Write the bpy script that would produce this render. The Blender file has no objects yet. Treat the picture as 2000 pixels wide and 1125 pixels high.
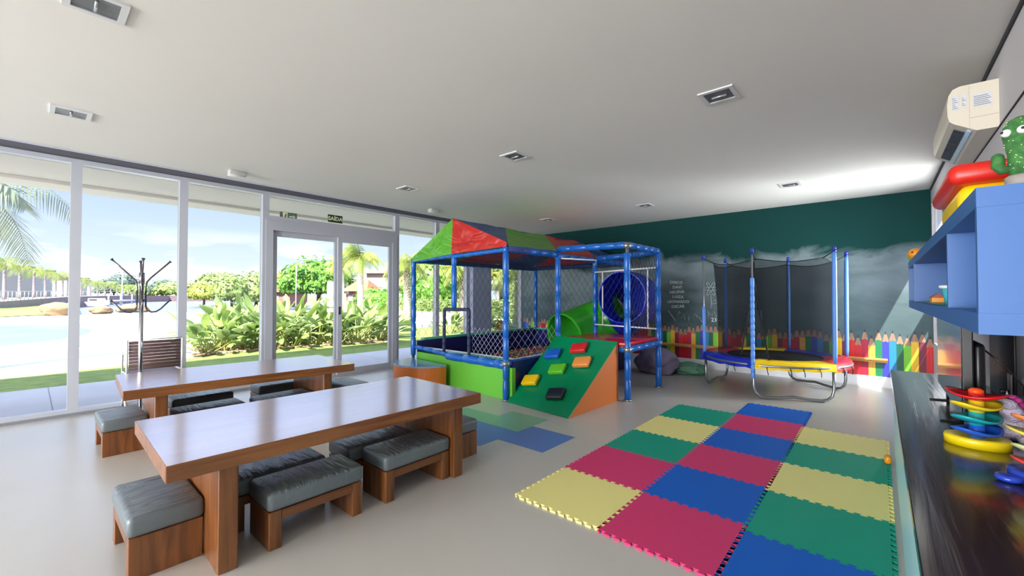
import bpy, bmesh, math, random
from mathutils import Vector, Matrix, noise
PI = math.pi
random.seed(7)
scn = bpy.context.scene
col = scn.collection

# ------------------------------------------------------------------ camera
H = 1.35                      # eye height
YAW, PIT, FPX = math.radians(41.06), math.radians(1.01), 822.0
cam_d = bpy.data.cameras.new('camera')
cam_d.sensor_width = 36.0
cam_d.lens = FPX / 2000.0 * 36.0
cam_d.clip_start, cam_d.clip_end = 0.05, 1500
cam = bpy.data.objects.new('camera', cam_d)
col.objects.link(cam)
cam.location = (0, 0, H)
cam.rotation_euler = (PI / 2 + PIT, 0, YAW)
scn.camera = cam

# ------------------------------------------------------------------ view, sky, sun, lamps
scn.view_settings.view_transform = 'Standard'
scn.view_settings.look = 'None'
scn.view_settings.gamma = 1.0
scn.view_settings.exposure = 1.02
scn.view_settings.use_curve_mapping = False
try:
    scn.cycles.use_denoising = True
    scn.cycles.max_bounces = 12
    scn.cycles.diffuse_bounces = 6
    scn.cycles.transparent_max_bounces = 32
    scn.cycles.sample_clamp_indirect = 6.0
    scn.cycles.caustics_reflective = False
    scn.cycles.caustics_refractive = False
except Exception:
    pass

SUN = Vector((-1.0, 1.6, -2.36)).normalized()
sd = bpy.data.lights.new('sun', 'SUN')
sd.energy = 12.0
sd.angle = math.radians(0.55)
sd.color = (1.0, 0.96, 0.88)
so = bpy.data.objects.new('sun', sd)
col.objects.link(so)
so.rotation_euler = SUN.to_track_quat('-Z', 'Y').to_euler()
so.location = (8, -6, 14)

w = bpy.data.worlds.new('sky')
scn.world = w
w.use_nodes = True
nt = w.node_tree
nt.nodes.clear()
def nd(t, kind, **k):
    n = t.nodes.new(kind)
    for a, b in k.items():
        setattr(n, a, b)
    return n
out = nd(nt, 'ShaderNodeOutputWorld')
bg = nd(nt, 'ShaderNodeBackground')
tc = nd(nt, 'ShaderNodeTexCoord')
sep = nd(nt, 'ShaderNodeSeparateXYZ')
nt.links.new(tc.outputs['Generated'], sep.inputs[0])
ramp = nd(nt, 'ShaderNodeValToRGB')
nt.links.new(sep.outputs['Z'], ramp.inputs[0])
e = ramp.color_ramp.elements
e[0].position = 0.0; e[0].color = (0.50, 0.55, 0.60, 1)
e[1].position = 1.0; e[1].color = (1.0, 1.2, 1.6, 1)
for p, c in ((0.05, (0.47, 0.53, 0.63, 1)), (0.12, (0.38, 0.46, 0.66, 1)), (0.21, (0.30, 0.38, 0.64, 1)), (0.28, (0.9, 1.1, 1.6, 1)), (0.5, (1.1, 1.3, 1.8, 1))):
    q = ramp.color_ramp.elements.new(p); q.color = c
mp = nd(nt, 'ShaderNodeMapping')
mp.inputs['Scale'].default_value = (2.2, 2.2, 9.0)
nt.links.new(tc.outputs['Generated'], mp.inputs[0])
nz = nd(nt, 'ShaderNodeTexNoise')
nz.inputs['Scale'].default_value = 2.0
nz.inputs['Detail'].default_value = 6
nt.links.new(mp.outputs[0], nz.inputs['Vector'])
cr = nd(nt, 'ShaderNodeMapRange')
cr.inputs[1].default_value = 0.44; cr.inputs[2].default_value = 0.54
nt.links.new(nz.outputs['Fac'], cr.inputs[0])
lowr = nd(nt, 'ShaderNodeMapRange')
lowr.inputs[1].default_value = 0.13; lowr.inputs[2].default_value = 0.07
nt.links.new(sep.outputs['Z'], lowr.inputs[0])
mul = nd(nt, 'ShaderNodeMath', operation='MULTIPLY')
nt.links.new(cr.outputs[0], mul.inputs[0]); nt.links.new(lowr.outputs[0], mul.inputs[1])
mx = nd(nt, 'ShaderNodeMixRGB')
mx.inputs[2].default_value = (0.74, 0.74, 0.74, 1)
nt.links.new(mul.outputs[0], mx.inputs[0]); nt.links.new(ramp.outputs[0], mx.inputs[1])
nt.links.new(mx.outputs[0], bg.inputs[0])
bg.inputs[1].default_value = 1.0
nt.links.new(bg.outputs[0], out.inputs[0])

def area(name, loc, rot, sx, sy, power, color=(1, 1, 1)):
    d = bpy.data.lights.new(name, 'AREA')
    d.shape = 'RECTANGLE'; d.size = sx; d.size_y = sy; d.energy = power; d.color = color
    o = bpy.data.objects.new(name, d)
    o.location = loc; o.rotation_euler = rot
    col.objects.link(o)
    return o
# added fill lamp behind the viewer, no real source, to brighten the room
area('fill_lamp_rear', (-3.1, -8.7, 1.4), (PI / 2, 0, 0), 6.8, 2.5, 740, (0.98, 0.98, 1.0))

# added fill lamp outside the side window, to brighten the far ceiling
area('fill_lamp_side_window', (0.95, 7.3, 1.3), (0, PI / 2, math.radians(40)), 1.1, 1.0, 125, (0.97, 0.99, 1.0))

# ------------------------------------------------------------------ pixel helper (frame 2000x1125)
_fw = Vector((-math.sin(YAW) * math.cos(PIT), math.cos(YAW) * math.cos(PIT), math.sin(PIT)))
_rt = Vector((math.cos(YAW), math.sin(YAW), 0))
_up = _rt.cross(_fw)
def _ray(u, v): return _fw * FPX + _rt * (u - 1000) + _up * (562.5 - v)
def onz(u, v, z=0.0):
    d = _ray(u, v); t = (z - H) / d.z; return Vector((0, 0, H)) + d * t
def ond(u, v, D):
    d = _ray(u, v); return Vector((0, 0, H)) + d * (D / FPX)
def onc(u, D, z):             # at column u and depth D, at height z
    p = ond(u, 577, D); p.z = z; return p

# ------------------------------------------------------------------ materials
def lin(c):
    return tuple(((x / 255) / 12.92 if x / 255 <= 0.04045 else ((x / 255 + 0.055) / 1.055) ** 2.4) for x in c) + (1.0,)
MATS = {}
def pm(name, c, rough=0.5, metal=0.0, var=0.0, vscale=8.0, bump=0.0, bscale=40.0, coat=0.0, spec=0.5,
       stretch=(1, 1, 1), c2=None, emit=0.0, distort=0.0, detail=4.0, trans=0.0):
    if name in MATS: return MATS[name]
    m = bpy.data.materials.new(name); MATS[name] = m
    m.use_nodes = True
    t = m.node_tree; b = t.nodes['Principled BSDF']
    b.inputs['Base Color'].default_value = lin(c)
    b.inputs['Roughness'].default_value = rough
    b.inputs['Metallic'].default_value = metal
    b.inputs['Specular IOR Level'].default_value = spec
    b.inputs['Coat Weight'].default_value = coat
    b.inputs['Coat Roughness'].default_value = 0.12
    if trans: b.inputs['Transmission Weight'].default_value = trans
    if emit:
        b.inputs['Emission Color'].default_value = lin(c); b.inputs['Emission Strength'].default_value = emit
    if var or c2 or bump:
        tc = nd(t, 'ShaderNodeTexCoord'); mp = nd(t, 'ShaderNodeMapping')
        mp.inputs['Scale'].default_value = stretch
        t.links.new(tc.outputs['Object'], mp.inputs[0])
    if var or c2:
        nz = nd(t, 'ShaderNodeTexNoise')
        nz.inputs['Scale'].default_value = vscale; nz.inputs['Detail'].default_value = detail
        nz.inputs['Distortion'].default_value = distort
        t.links.new(mp.outputs[0], nz.inputs['Vector'])
        r = nd(t, 'ShaderNodeValToRGB')
        a, d = lin(c), lin(c2) if c2 else None
        if d is None:
            a = tuple(min(1, x * (1 + var)) for x in lin(c)[:3]) + (1,)
            d = tuple(x * (1 - var) for x in lin(c)[:3]) + (1,)
        r.color_ramp.elements[0].position = 0.36; r.color_ramp.elements[0].color = a
        r.color_ramp.elements[1].position = 0.64; r.color_ramp.elements[1].color = d
        t.links.new(nz.outputs['Fac'], r.inputs[0]); t.links.new(r.outputs[0], b.inputs['Base Color'])
    if bump:
        n2 = nd(t, 'ShaderNodeTexNoise'); n2.inputs['Scale'].default_value = bscale; n2.inputs['Detail'].default_value = 3
        t.links.new(mp.outputs[0], n2.inputs['Vector'])
        bp = nd(t, 'ShaderNodeBump'); bp.inputs['Strength'].default_value = bump; bp.inputs['Distance'].default_value = 0.02
        t.links.new(n2.outputs['Fac'], bp.inputs['Height']); t.links.new(bp.outputs[0], b.inputs['Normal'])
    return m

def glass_mat(name, tint=(0.97, 0.985, 0.98), refl=0.5):
    m = bpy.data.materials.new(name); m.use_nodes = True; t = m.node_tree; t.nodes.clear()
    o = nd(t, 'ShaderNodeOutputMaterial'); mix = nd(t, 'ShaderNodeMixShader')
    tr = nd(t, 'ShaderNodeBsdfTransparent'); tr.inputs[0].default_value = tint + (1,)
    gl = nd(t, 'ShaderNodeBsdfGlossy'); gl.inputs['Roughness'].default_value = 0.02
    fr = nd(t, 'ShaderNodeFresnel'); fr.inputs[0].default_value = 1.45
    mu = nd(t, 'ShaderNodeMath', operation='MULTIPLY'); mu.inputs[1].default_value = refl
    t.links.new(fr.outputs[0], mu.inputs[0]); t.links.new(mu.outputs[0], mix.inputs[0])
    t.links.new(tr.outputs[0], mix.inputs[1]); t.links.new(gl.outputs[0], mix.inputs[2])
    t.links.new(mix.outputs[0], o.inputs[0])
    return m
GLASS = glass_mat('window_glass')

def mesh_fabric(name, c, opacity):
    m = bpy.data.materials.new(name); m.use_nodes = True; t = m.node_tree; t.nodes.clear()
    o = nd(t, 'ShaderNodeOutputMaterial'); mix = nd(t, 'ShaderNodeMixShader'); mix.inputs[0].default_value = opacity
    tr = nd(t, 'ShaderNodeBsdfTransparent'); df = nd(t, 'ShaderNodeBsdfDiffuse'); df.inputs[0].default_value = lin(c)
    t.links.new(tr.outputs[0], mix.inputs[1]); t.links.new(df.outputs[0], mix.inputs[2]); t.links.new(mix.outputs[0], o.inputs[0])
    return m
NETFAB = mesh_fabric('black_mesh_fabric', (30, 32, 36), 0.56)

def leaf_mat(name, c, c2, vs=3.0, trans=0.35):
    m = bpy.data.materials.new(name); m.use_nodes = True; t = m.node_tree; t.nodes.clear()
    o = nd(t, 'ShaderNodeOutputMaterial'); mix = nd(t, 'ShaderNodeMixShader'); mix.inputs[0].default_value = trans
    df = nd(t, 'ShaderNodeBsdfPrincipled'); df.inputs['Roughness'].default_value = 0.5
    tl = nd(t, 'ShaderNodeBsdfTranslucent')
    tc = nd(t, 'ShaderNodeTexCoord'); nz = nd(t, 'ShaderNodeTexNoise'); nz.inputs['Scale'].default_value = vs
    t.links.new(tc.outputs['Object'], nz.inputs['Vector'])
    r = nd(t, 'ShaderNodeValToRGB'); r.color_ramp.elements[0].position = .38; r.color_ramp.elements[1].position = .62
    r.color_ramp.elements[0].color = lin(c); r.color_ramp.elements[1].color = lin(c2)
    t.links.new(nz.outputs['Fac'], r.inputs[0])
    t.links.new(r.outputs[0], df.inputs['Base Color']); t.links.new(r.outputs[0], tl.inputs[0])
    t.links.new(df.outputs[0], mix.inputs[1]); t.links.new(tl.outputs[0], mix.inputs[2]); t.links.new(mix.outputs[0], o.inputs[0])
    return m

def wood_mat(name, c, c2, axis, rough=0.35, coat=0.3, planks=0.0, fine=14.0, bump=0.05, pl_axis='X'):
    m = bpy.data.materials.new(name); m.use_nodes = True; t = m.node_tree; b = t.nodes['Principled BSDF']
    b.inputs['Roughness'].default_value = rough; b.inputs['Coat Weight'].default_value = coat; b.inputs['Coat Roughness'].default_value = 0.1
    tc = nd(t, 'ShaderNodeTexCoord'); mp = nd(t, 'ShaderNodeMapping')
    s = [fine] * 3; s['XYZ'.index(axis)] = fine * 0.07
    mp.inputs['Scale'].default_value = s
    t.links.new(tc.outputs['Object'], mp.inputs[0])
    nz = nd(t, 'ShaderNodeTexNoise'); nz.inputs['Scale'].default_value = 1.6; nz.inputs['Detail'].default_value = 7; nz.inputs['Distortion'].default_value = 0.6
    t.links.new(mp.outputs[0], nz.inputs['Vector'])
    r = nd(t, 'ShaderNodeValToRGB'); r.color_ramp.elements[0].position = .32; r.color_ramp.elements[1].position = .70
    r.color_ramp.elements[0].color = lin(c2); r.color_ramp.elements[1].color = lin(c)
    t.links.new(nz.outputs['Fac'], r.inputs[0]); last = r.outputs[0]
    if planks:
        sp = nd(t, 'ShaderNodeSeparateXYZ'); t.links.new(tc.outputs['Object'], sp.inputs[0])
        d = nd(t, 'ShaderNodeMath', operation='DIVIDE'); d.inputs[1].default_value = planks; t.links.new(sp.outputs[pl_axis], d.inputs[0])
        f = nd(t, 'ShaderNodeMath', operation='FRACT'); t.links.new(d.outputs[0], f.inputs[0])
        l = nd(t, 'ShaderNodeMath', operation='LESS_THAN'); l.inputs[1].default_value = 0.012; t.links.new(f.outputs[0], l.inputs[0])
        mx = nd(t, 'ShaderNodeMixRGB'); mx.inputs[2].default_value = (0.03, 0.015, 0.01, 1)
        t.links.new(l.outputs[0], mx.inputs[0]); t.links.new(last, mx.inputs[1]); last = mx.outputs[0]
    t.links.new(last, b.inputs['Base Color'])
    bp = nd(t, 'ShaderNodeBump'); bp.inputs['Strength'].default_value = bump; bp.inputs['Distance'].default_value = 0.01
    t.links.new(nz.outputs['Fac'], bp.inputs['Height']); t.links.new(bp.outputs[0], b.inputs['Normal'])
    return m

WHITE = pm('white_paint', (232, 230, 224), 0.8)
CEIL = pm('ceiling_paint', (222, 220, 215), 0.85, var=0.015, vscale=0.6)
WALLP = pm('wall_paint', (200, 197, 200), 0.8)
ALU = pm('white_aluminium', (184, 187, 196), 0.38)
ALUD = pm('grey_aluminium', (128, 132, 140), 0.4)
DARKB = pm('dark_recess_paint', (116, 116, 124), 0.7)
BLACK = pm('black_plastic', (14, 14, 16), 0.35)
CHROME = pm('chrome', (200, 200, 205), 0.12, metal=1.0)
STEEL = pm('galvanised_steel', (150, 154, 158), 0.38, metal=0.85)
BLUEPAD = pm('blue_vinyl', (16, 92, 178), 0.30, bump=0.25, bscale=22, var=0.06, vscale=6)
NAVY = pm('navy_vinyl', (16, 22, 96), 0.4)
ORANGE = pm('orange_vinyl', (214, 116, 46), 0.38, bump=0.05, bscale=9)
LIME = pm('lime_vinyl', (104, 190, 60), 0.38, bump=0.05, bscale=9)
GREENV = pm('green_vinyl', (0, 132, 84), 0.30, bump=0.12, bscale=7)
REDV = pm('red_vinyl', (196, 30, 40), 0.25, bump=0.06, bscale=7)
WHITEROD = pm('white_painted_rod', (225, 225, 222), 0.4)

# ------------------------------------------------------------------ mesh builder
def frame(z, hint=Vector((0, 0, 1))):
    z = Vector(z).normalized()
    if abs(z.dot(hint)) > 0.98: hint = Vector((1, 0, 0))
    x = hint.cross(z).normalized(); y = z.cross(x)
    return x, y, z

class MB:
    def __init__(s): s.v = []; s.f = []; s.mi = []; s.sm = []
    def add(s, vs, fs, mi=0, smooth=False):
        n = len(s.v); s.v += [Vector(p) for p in vs]
        for f in fs: s.f.append([i + n for i in f]); s.mi.append(mi); s.sm.append(smooth)
        return s
    def box(s, a, b, mi=0, M=None):
        x0, y0, z0 = a; x1, y1, z1 = b
        vs = [Vector(p) for p in ((x0,y0,z0),(x1,y0,z0),(x1,y1,z0),(x0,y1,z0),(x0,y0,z1),(x1,y0,z1),(x1,y1,z1),(x0,y1,z1))]
        if M: vs = [M @ p for p in vs]
        return s.add(vs, [(0,3,2,1),(4,5,6,7),(0,1,5,4),(1,2,6,5),(2,3,7,6),(3,0,4,7)], mi)
    def rbox(s, a, b, r=0.01, seg=2, mi=0, M=None, smooth=True, edit=None):
        bm = bmesh.new(); bmesh.ops.create_cube(bm, size=1)
        sz = [b[i] - a[i] for i in range(3)]; c = [(b[i] + a[i]) / 2 for i in range(3)]
        for v in bm.verts: v.co = Vector((v.co.x * sz[0] + c[0], v.co.y * sz[1] + c[1], v.co.z * sz[2] + c[2]))
        r = min(r, min(sz) * 0.49)
        bmesh.ops.bevel(bm, geom=bm.edges[:], offset=r, segments=seg, affect='EDGES', profile=0.5)
        if edit: edit(bm)
        return s.bm(bm, mi, M, smooth)
    def bm(s, bm, mi=0, M=None, smooth=True):
        bm.verts.index_update()
        s.add([(M @ v.co) if M else v.co.copy() for v in bm.verts], [[v.index for v in f.verts] for f in bm.faces], mi, smooth)
        bm.free(); return s
    def tube(s, pts, r, n=8, mi=0, cap=True, closed=False, smooth=True):
        pts = [Vector(p) for p in pts]; m = len(pts)
        rs = r if isinstance(r, (list, tuple)) else [r] * m
        vs = []; px = None
        for i, p in enumerate(pts):
            if closed: d = pts[(i + 1) % m] - pts[i - 1]
            else: d = pts[min(i + 1, m - 1)] - pts[max(i - 1, 0)]
            if d.length < 1e-9: d = Vector((0, 0, 1))
            d.normalize()
            if px is None: x, y, _ = frame(d)
            else:
                x = px - d * px.dot(d)
                x = x.normalized() if x.length > 1e-6 else frame(d)[0]
                y = d.cross(x)
            px = x
            for k in range(n):
                a = 2 * PI * k / n
                vs.append(p + (x * math.cos(a) + y * math.sin(a)) * rs[i])
        fs = []
        for i in range(m if closed else m - 1):
            j = (i + 1) % m
            for k in range(n): fs.append((i*n+k, i*n+(k+1)%n, j*n+(k+1)%n, j*n+k))
        if cap and not closed: fs += [tuple(range(n))[::-1], tuple((m-1)*n + k for k in range(n))]
        return s.add(vs, fs, mi, smooth)
    def lathe(s, prof, c=(0,0,0), n=24, mi=0, M=None, smooth=True, ax=None, sx=1, sy=1):
        c = Vector(c); vs = []
        if ax: X, Y, Z = frame(ax)
        else: X, Y, Z = Vector((1,0,0)), Vector((0,1,0)), Vector((0,0,1))
        for r, z in prof:
            for k in range(n):
                a = 2 * PI * k / n
                vs.append(c + X * (r * sx * math.cos(a)) + Y * (r * sy * math.sin(a)) + Z * z)
        if M: vs = [M @ v for v in vs]
        fs = []
        for i in range(len(prof) - 1):
            for k in range(n): fs.append((i*n+k, i*n+(k+1)%n, (i+1)*n+(k+1)%n, (i+1)*n+k))
        if prof[0][0] > 1e-6: fs.append(tuple(range(n))[::-1])
        if prof[-1][0] > 1e-6: fs.append(tuple((len(prof)-1)*n + k for k in range(n)))
        return s.add(vs, fs, mi, smooth)
    def prism(s, poly, z0, z1, mi=0, M=None, smooth=False):   # polygon in xy, extruded in z
        n = len(poly)
        vs = [Vector((p[0], p[1], z0)) for p in poly] + [Vector((p[0], p[1], z1)) for p in poly]
        if M: vs = [M @ v for v in vs]
        fs = [tuple(range(n))[::-1], tuple(range(n, 2*n))] + [(i, (i+1)%n, (i+1)%n+n, i+n) for i in range(n)]
        return s.add(vs, fs, mi, smooth)
    def slab(s, quad, t, mi=0):        # quad of points given thickness along its normal
        q = [Vector(p) for p in quad]; n = (q[1]-q[0]).cross(q[2]-q[0]).normalized() * t
        m = len(q)
        return s.add(q + [p + n for p in q], [tuple(range(m))[::-1], tuple(range(m, 2*m))] + [(i,(i+1)%m,(i+1)%m+m,i+m) for i in range(m)], mi)
    def sphere(s, c, r, n=12, m=8, mi=0, sc=(1,1,1), M=None):
        c = Vector(c); prof = [(math.sin(PI*i/m), -math.cos(PI*i/m)) for i in range(m+1)]
        vs = []
        for a, z in prof:
            for k in range(n):
                t = 2*PI*k/n
                vs.append(c + Vector((a*math.cos(t)*r*sc[0], a*math.sin(t)*r*sc[1], z*r*sc[2])))
        if M: vs = [M @ v for v in vs]
        fs = [(i*n+k, i*n+(k+1)%n, (i+1)*n+(k+1)%n, (i+1)*n+k) for i in range(m) for k in range(n)]
        return s.add(vs, fs, mi, True)
    def build(s, name, mats, parent=None, fix=True):
        me = bpy.data.meshes.new(name)
        off = Vector((0, 0, 0)); p = parent
        while p is not None: off += p.location; p = p.parent
        me.from_pydata([v - off for v in s.v], [], s.f)
        if not isinstance(mats, (list, tuple)): mats = [mats]
        for m in mats: me.materials.append(m)
        me.polygons.foreach_set('material_index', s.mi); me.polygons.foreach_set('use_smooth', s.sm)
        if fix:
            b = bmesh.new(); b.from_mesh(me)
            bmesh.ops.remove_doubles(b, verts=b.verts, dist=1e-5)
            bmesh.ops.recalc_face_normals(b, faces=b.faces); b.to_mesh(me); b.free()
        me.update()
        o = bpy.data.objects.new(name, me); col.objects.link(o)
        if parent is not None: o.parent = parent
        return o

def tag(o, label=None, cat=None, group=None, kind=None):
    if label: o['label'] = label
    if cat: o['category'] = cat
    if group: o['group'] = group
    if kind: o['kind'] = kind
    return o
def thing(name, label, cat, loc=(0,0,0), group=None):
    o = bpy.data.objects.new(name, None); o.empty_display_size = 0.1; col.objects.link(o); o.location = loc
    return tag(o, label, cat, group)
def copy_tree(o, parent=None):
    c = o.copy(); col.objects.link(c); c.parent = parent
    for ch in list(o.children): copy_tree(ch, c)
    return c
def struct(mb, name, mats, parent=None):
    o = mb.build(name, mats, parent)
    if parent is None: o['kind'] = 'structure'
    return o
def sempty(name, loc=(0,0,0)):
    o = bpy.data.objects.new(name, None); col.objects.link(o); o.location = loc; o['kind'] = 'structure'; return o
def rz(a): return Matrix.Rotation(a, 4, 'Z')
def T(x, y, z): return Matrix.Translation((x, y, z))

# ================================================================== ROOM SHELL
XW, XR, YB, YF, ZC = -6.9, 0.565, 8.25, -9.0, 2.835
# floor: poured cream vinyl, slightly polished
fm = pm('cream_floor', (192, 189, 182), 0.34, var=0.03, vscale=0.8, spec=0.5, coat=0.08)
struct(MB().box((XW - 0.12, YF - 0.2, -0.12), (XR + 0.45, YB + 0.2, 0.0)), 'floor', fm)
struct(MB().box((-6.2, YF, ZC), (XR + 0.28, YB + 0.2, ZC + 0.15)), 'ceiling', CEIL)
# curtain recess between ceiling edge and glazing, and white lip of the ceiling
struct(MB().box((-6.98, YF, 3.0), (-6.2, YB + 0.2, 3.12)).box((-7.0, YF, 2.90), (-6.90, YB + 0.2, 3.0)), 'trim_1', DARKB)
struct(MB().box((-6.215, YF, ZC - 0.012), (-6.2, YB, ZC + 0.16)), 'trim_2', pm('lip_paint', (176, 180, 196), 0.6))
# upper storey and eaves; unseen storey block and right eave sized to cut the sun
struct(MB().box((-8.64, YF - 3, 3.16), (0.86, YB + 4, 5.3)).box((XR + 0.28, YF - 3, ZC), (0.86, YB + 4, 3.16)), 'trim_3', WHITE)
struct(MB().box((-8.10, YF - 3, ZC + 0.02), (-7.0, YB + 4, ZC + 0.12)).box((-8.64, YF - 3, ZC - 0.02), (-8.14, YB + 4, ZC + 0.34)), 'trim_4',
       pm('soffit_paint', (240, 230, 222), 0.85))

# back wall: chalkboard
def chalk_material():
    m = bpy.data.materials.new('chalkboard'); m.use_nodes = True; t = m.node_tree; b = t.nodes['Principled BSDF']
    b.inputs['Roughness'].default_value = 0.7; b.inputs['Specular IOR Level'].default_value = 0.15
    tc = nd(t, 'ShaderNodeTexCoord'); sp = nd(t, 'ShaderNodeSeparateXYZ'); t.links.new(tc.outputs['Object'], sp.inputs[0])
    mp = nd(t, 'ShaderNodeMapping'); mp.inputs['Scale'].default_value = (0.9, 1, 1.6); t.links.new(tc.outputs['Object'], mp.inputs[0])
    n1 = nd(t, 'ShaderNodeTexNoise'); n1.inputs['Scale'].default_value = 1.2; n1.inputs['Detail'].default_value = 5; n1.inputs['Distortion'].default_value = 1.2
    t.links.new(mp.outputs[0], n1.inputs['Vector'])
    ma = nd(t, 'ShaderNodeMath', operation='MULTIPLY_ADD'); ma.inputs[1].default_value = 0.85; t.links.new(n1.outputs['Fac'], ma.inputs[0]); t.links.new(sp.outputs['Z'], ma.inputs[2])
    mr = nd(t, 'ShaderNodeMapRange'); mr.inputs[1].default_value = 2.56; mr.inputs[2].default_value = 2.38; t.links.new(ma.outputs[0], mr.inputs[0])
    # smears of wiped chalk
    mp2 = nd(t, 'ShaderNodeMapping'); mp2.inputs['Scale'].default_value = (0.9, 1, 1.7); mp2.inputs['Location'].default_value = (3, 0, 1); t.links.new(tc.outputs['Object'], mp2.inputs[0])
    n2 = nd(t, 'ShaderNodeTexNoise'); n2.inputs['Scale'].default_value = 1.5; n2.inputs['Detail'].default_value = 5; n2.inputs['Distortion'].default_value = 1.0
    t.links.new(mp2.outputs[0], n2.inputs['Vector'])
    mr2 = nd(t, 'ShaderNodeMapRange'); mr2.inputs[1].default_value = 0.30; mr2.inputs[2].default_value = 0.70; mr2.inputs[3].default_value = 0.55; mr2.inputs[4].default_value = 1.0
    t.links.new(n2.outputs['Fac'], mr2.inputs[0])
    # dust is heaviest where hands reach, thinner low down
    mz = nd(t, 'ShaderNodeMapRange'); mz.inputs[1].default_value = 0.7; mz.inputs[2].default_value = 1.85; mz.inputs[3].default_value = 0.45; mz.inputs[4].default_value = 1.0
    t.links.new(sp.outputs['Z'], mz.inputs[0])
    p1 = nd(t, 'ShaderNodeMath', operation='MULTIPLY'); t.links.new(mr.outputs[0], p1.inputs[0]); t.links.new(mr2.outputs[0], p1.inputs[1])
    p2 = nd(t, 'ShaderNodeMath', operation='MULTIPLY'); t.links.new(p1.outputs[0], p2.inputs[0]); t.links.new(mz.outputs[0], p2.inputs[1])
    mx = nd(t, 'ShaderNodeMixRGB'); mx.inputs[1].default_value = lin((8, 58, 56)); mx.inputs[2].default_value = lin((128, 142, 148))
    t.links.new(p2.outputs[0], mx.inputs[0]); t.links.new(mx.outputs[0], b.inputs['Base Color'])
    return m
CHALKB = chalk_material()
struct(MB().box((XW - 0.1, YB, 0.0), (XR + 0.4, YB + 0.15, ZC + 0.3)), 'wall_back', CHALKB)
struct(MB().box((XW, YB - 0.018, 0.0), (XR + 0.03, YB - 0.001, 0.155)).box((XW, YB - 0.03, 0.0), (XR + 0.03, YB - 0.0185, 0.03)), 'baseboard_back', pm('white_baseboard', (228, 230, 232), 0.5))

# right wall with a window near the chalkboard and a narrow slit light
rw = MB()
TH = 0.10
def rwbox(y0, y1, z0, z1): rw.box((XR, y0, z0), (XR + TH, y1, z1))
rwbox(YF, 5.62, 0, ZC)
rwbox(5.62, 5.69, 0, 1.38); rwbox(5.62, 5.69, 2.25, ZC)
rwbox(5.69, 6.75, 0, ZC)
rwbox(6.75, 8.17, 0, 0.70); rwbox(6.75, 8.17, 2.62, ZC)
rwbox(8.17, YB, 0, ZC)
struct(rw, 'wall_right', WALLP)
wn = sempty('window_5', (XR + 0.05, 7.46, 0.78))
f = MB()
for z0, z1 in ((0.70, 0.72), (0.90, 0.96), (1.16, 1.38), (2.56, 2.62)): f.box((XR + 0.03, 6.75, z0), (XR + 0.08, 8.17, z1))
f.box((XR + 0.03, 6.75, 0.72), (XR + 0.08, 6.80, 2.56)).box((XR + 0.03, 8.12, 0.72), (XR + 0.08, 8.17, 2.56))
f.build('window_frame', ALU, wn)
MB().box((XR + 0.052, 6.80, 0.72), (XR + 0.058, 8.12, 2.56)).build('window_pane', GLASS, wn)
wn = sempty('window_6', (XR + 0.05, 5.655, 1.38))
MB().box((XR + 0.03, 5.62, 1.38), (XR + 0.08, 5.69, 1.40)).box((XR + 0.03, 5.62, 2.23), (XR + 0.08, 5.69, 2.25)).build('window_frame', ALU, wn)
MB().box((XR + 0.052, 5.62, 1.40), (XR + 0.058, 5.69, 2.23)).build('window_pane', GLASS, wn)
# dark shadow gap along the right wall top and a second joint lower down
struct(MB().box((XR - 0.012, YF, ZC - 0.03), (XR - 0.0005, YB - 0.001, ZC - 0.0005)), 'trim_5', pm('shadow_gap', (52, 52, 56), 0.8))
struct(MB().box((XR - 0.006, 3.0, 2.366), (XR - 0.0005, 6.7, 2.376)), 'trim_6', pm('joint_dark', (40, 40, 46), 0.8))
# wall behind the camera: piers, open gap between them added to let light in
struct(MB().box((XW - 0.1, YF - 0.1, 0), (-6.7, YF, ZC + 0.3)).box((0.3, YF - 0.1, 0), (XR + 0.4, YF, ZC)).box((-6.7, YF - 0.1, 2.72), (0.3, YF, ZC + 0.3)), 'wall_front', WHITE)

# ------------------------------------------------------------------ window wall
ZH = 2.90
def pane_window(n, y0, y1, z0=0.0, z1=ZH, name=None, bw=0.045):
    wq = sempty('window_%d' % n, (XW, (y0 + y1) / 2, z0))
    f = MB(); xa, xb = XW - 0.05, XW + 0.05
    f.box((xa, y0, z0), (xb, y0 + bw, z1)).box((xa, y1 - bw, z0), (xb, y1, z1))
    f.box((xa, y0 + bw, z0), (xb, y1 - bw, z0 + 0.07)).box((xa, y0 + bw, z1 - 0.05), (xb, y1 - bw, z1))
    f.build('window_frame', ALU, wq)
    if z0 < 0.5:
        MB().box((xb, y0, z0), (xb + 0.02, y1, z0 + 0.028)).build('window_sill', ALUD, wq)
    MB().box((XW - 0.004, y0 + bw, z0 + 0.07), (XW + 0.004, y1 - bw, z1 - 0.05)).build('window_pane', GLASS, wq)
    return wq
edges = [YF, -7.51, -6.53, -5.55, -4.57, -3.59, -2.61, -1.63, -0.65, 0.34, 1.32, 2.30]
for i in range(11): pane_window([10, 11, 12, 13, 14, 15, 16, 17, 1, 2, 3][i], edges[i], edges[i + 1])
pane_window(4, 2.30, 4.56, 2.48, ZH)
pane_window(7, 4.56, 5.53); pane_window(8, 5.53, 6.38); pane_window(9, 7.08, YB)
# column
cm = MB(); cm.box((-7.05, 6.45, 0), (-6.76, 7.01, 2.9)); struct(cm, 'wall_left', pm('column_paint', (160, 170, 194), 0.55))
struct(MB().box((-6.96, 6.38, 0), (-6.86, 6.45, 2.9)).box((-6.96, 7.01, 0), (-6.86, 7.08, 2.9)), 'trim_7', ALU)
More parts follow.
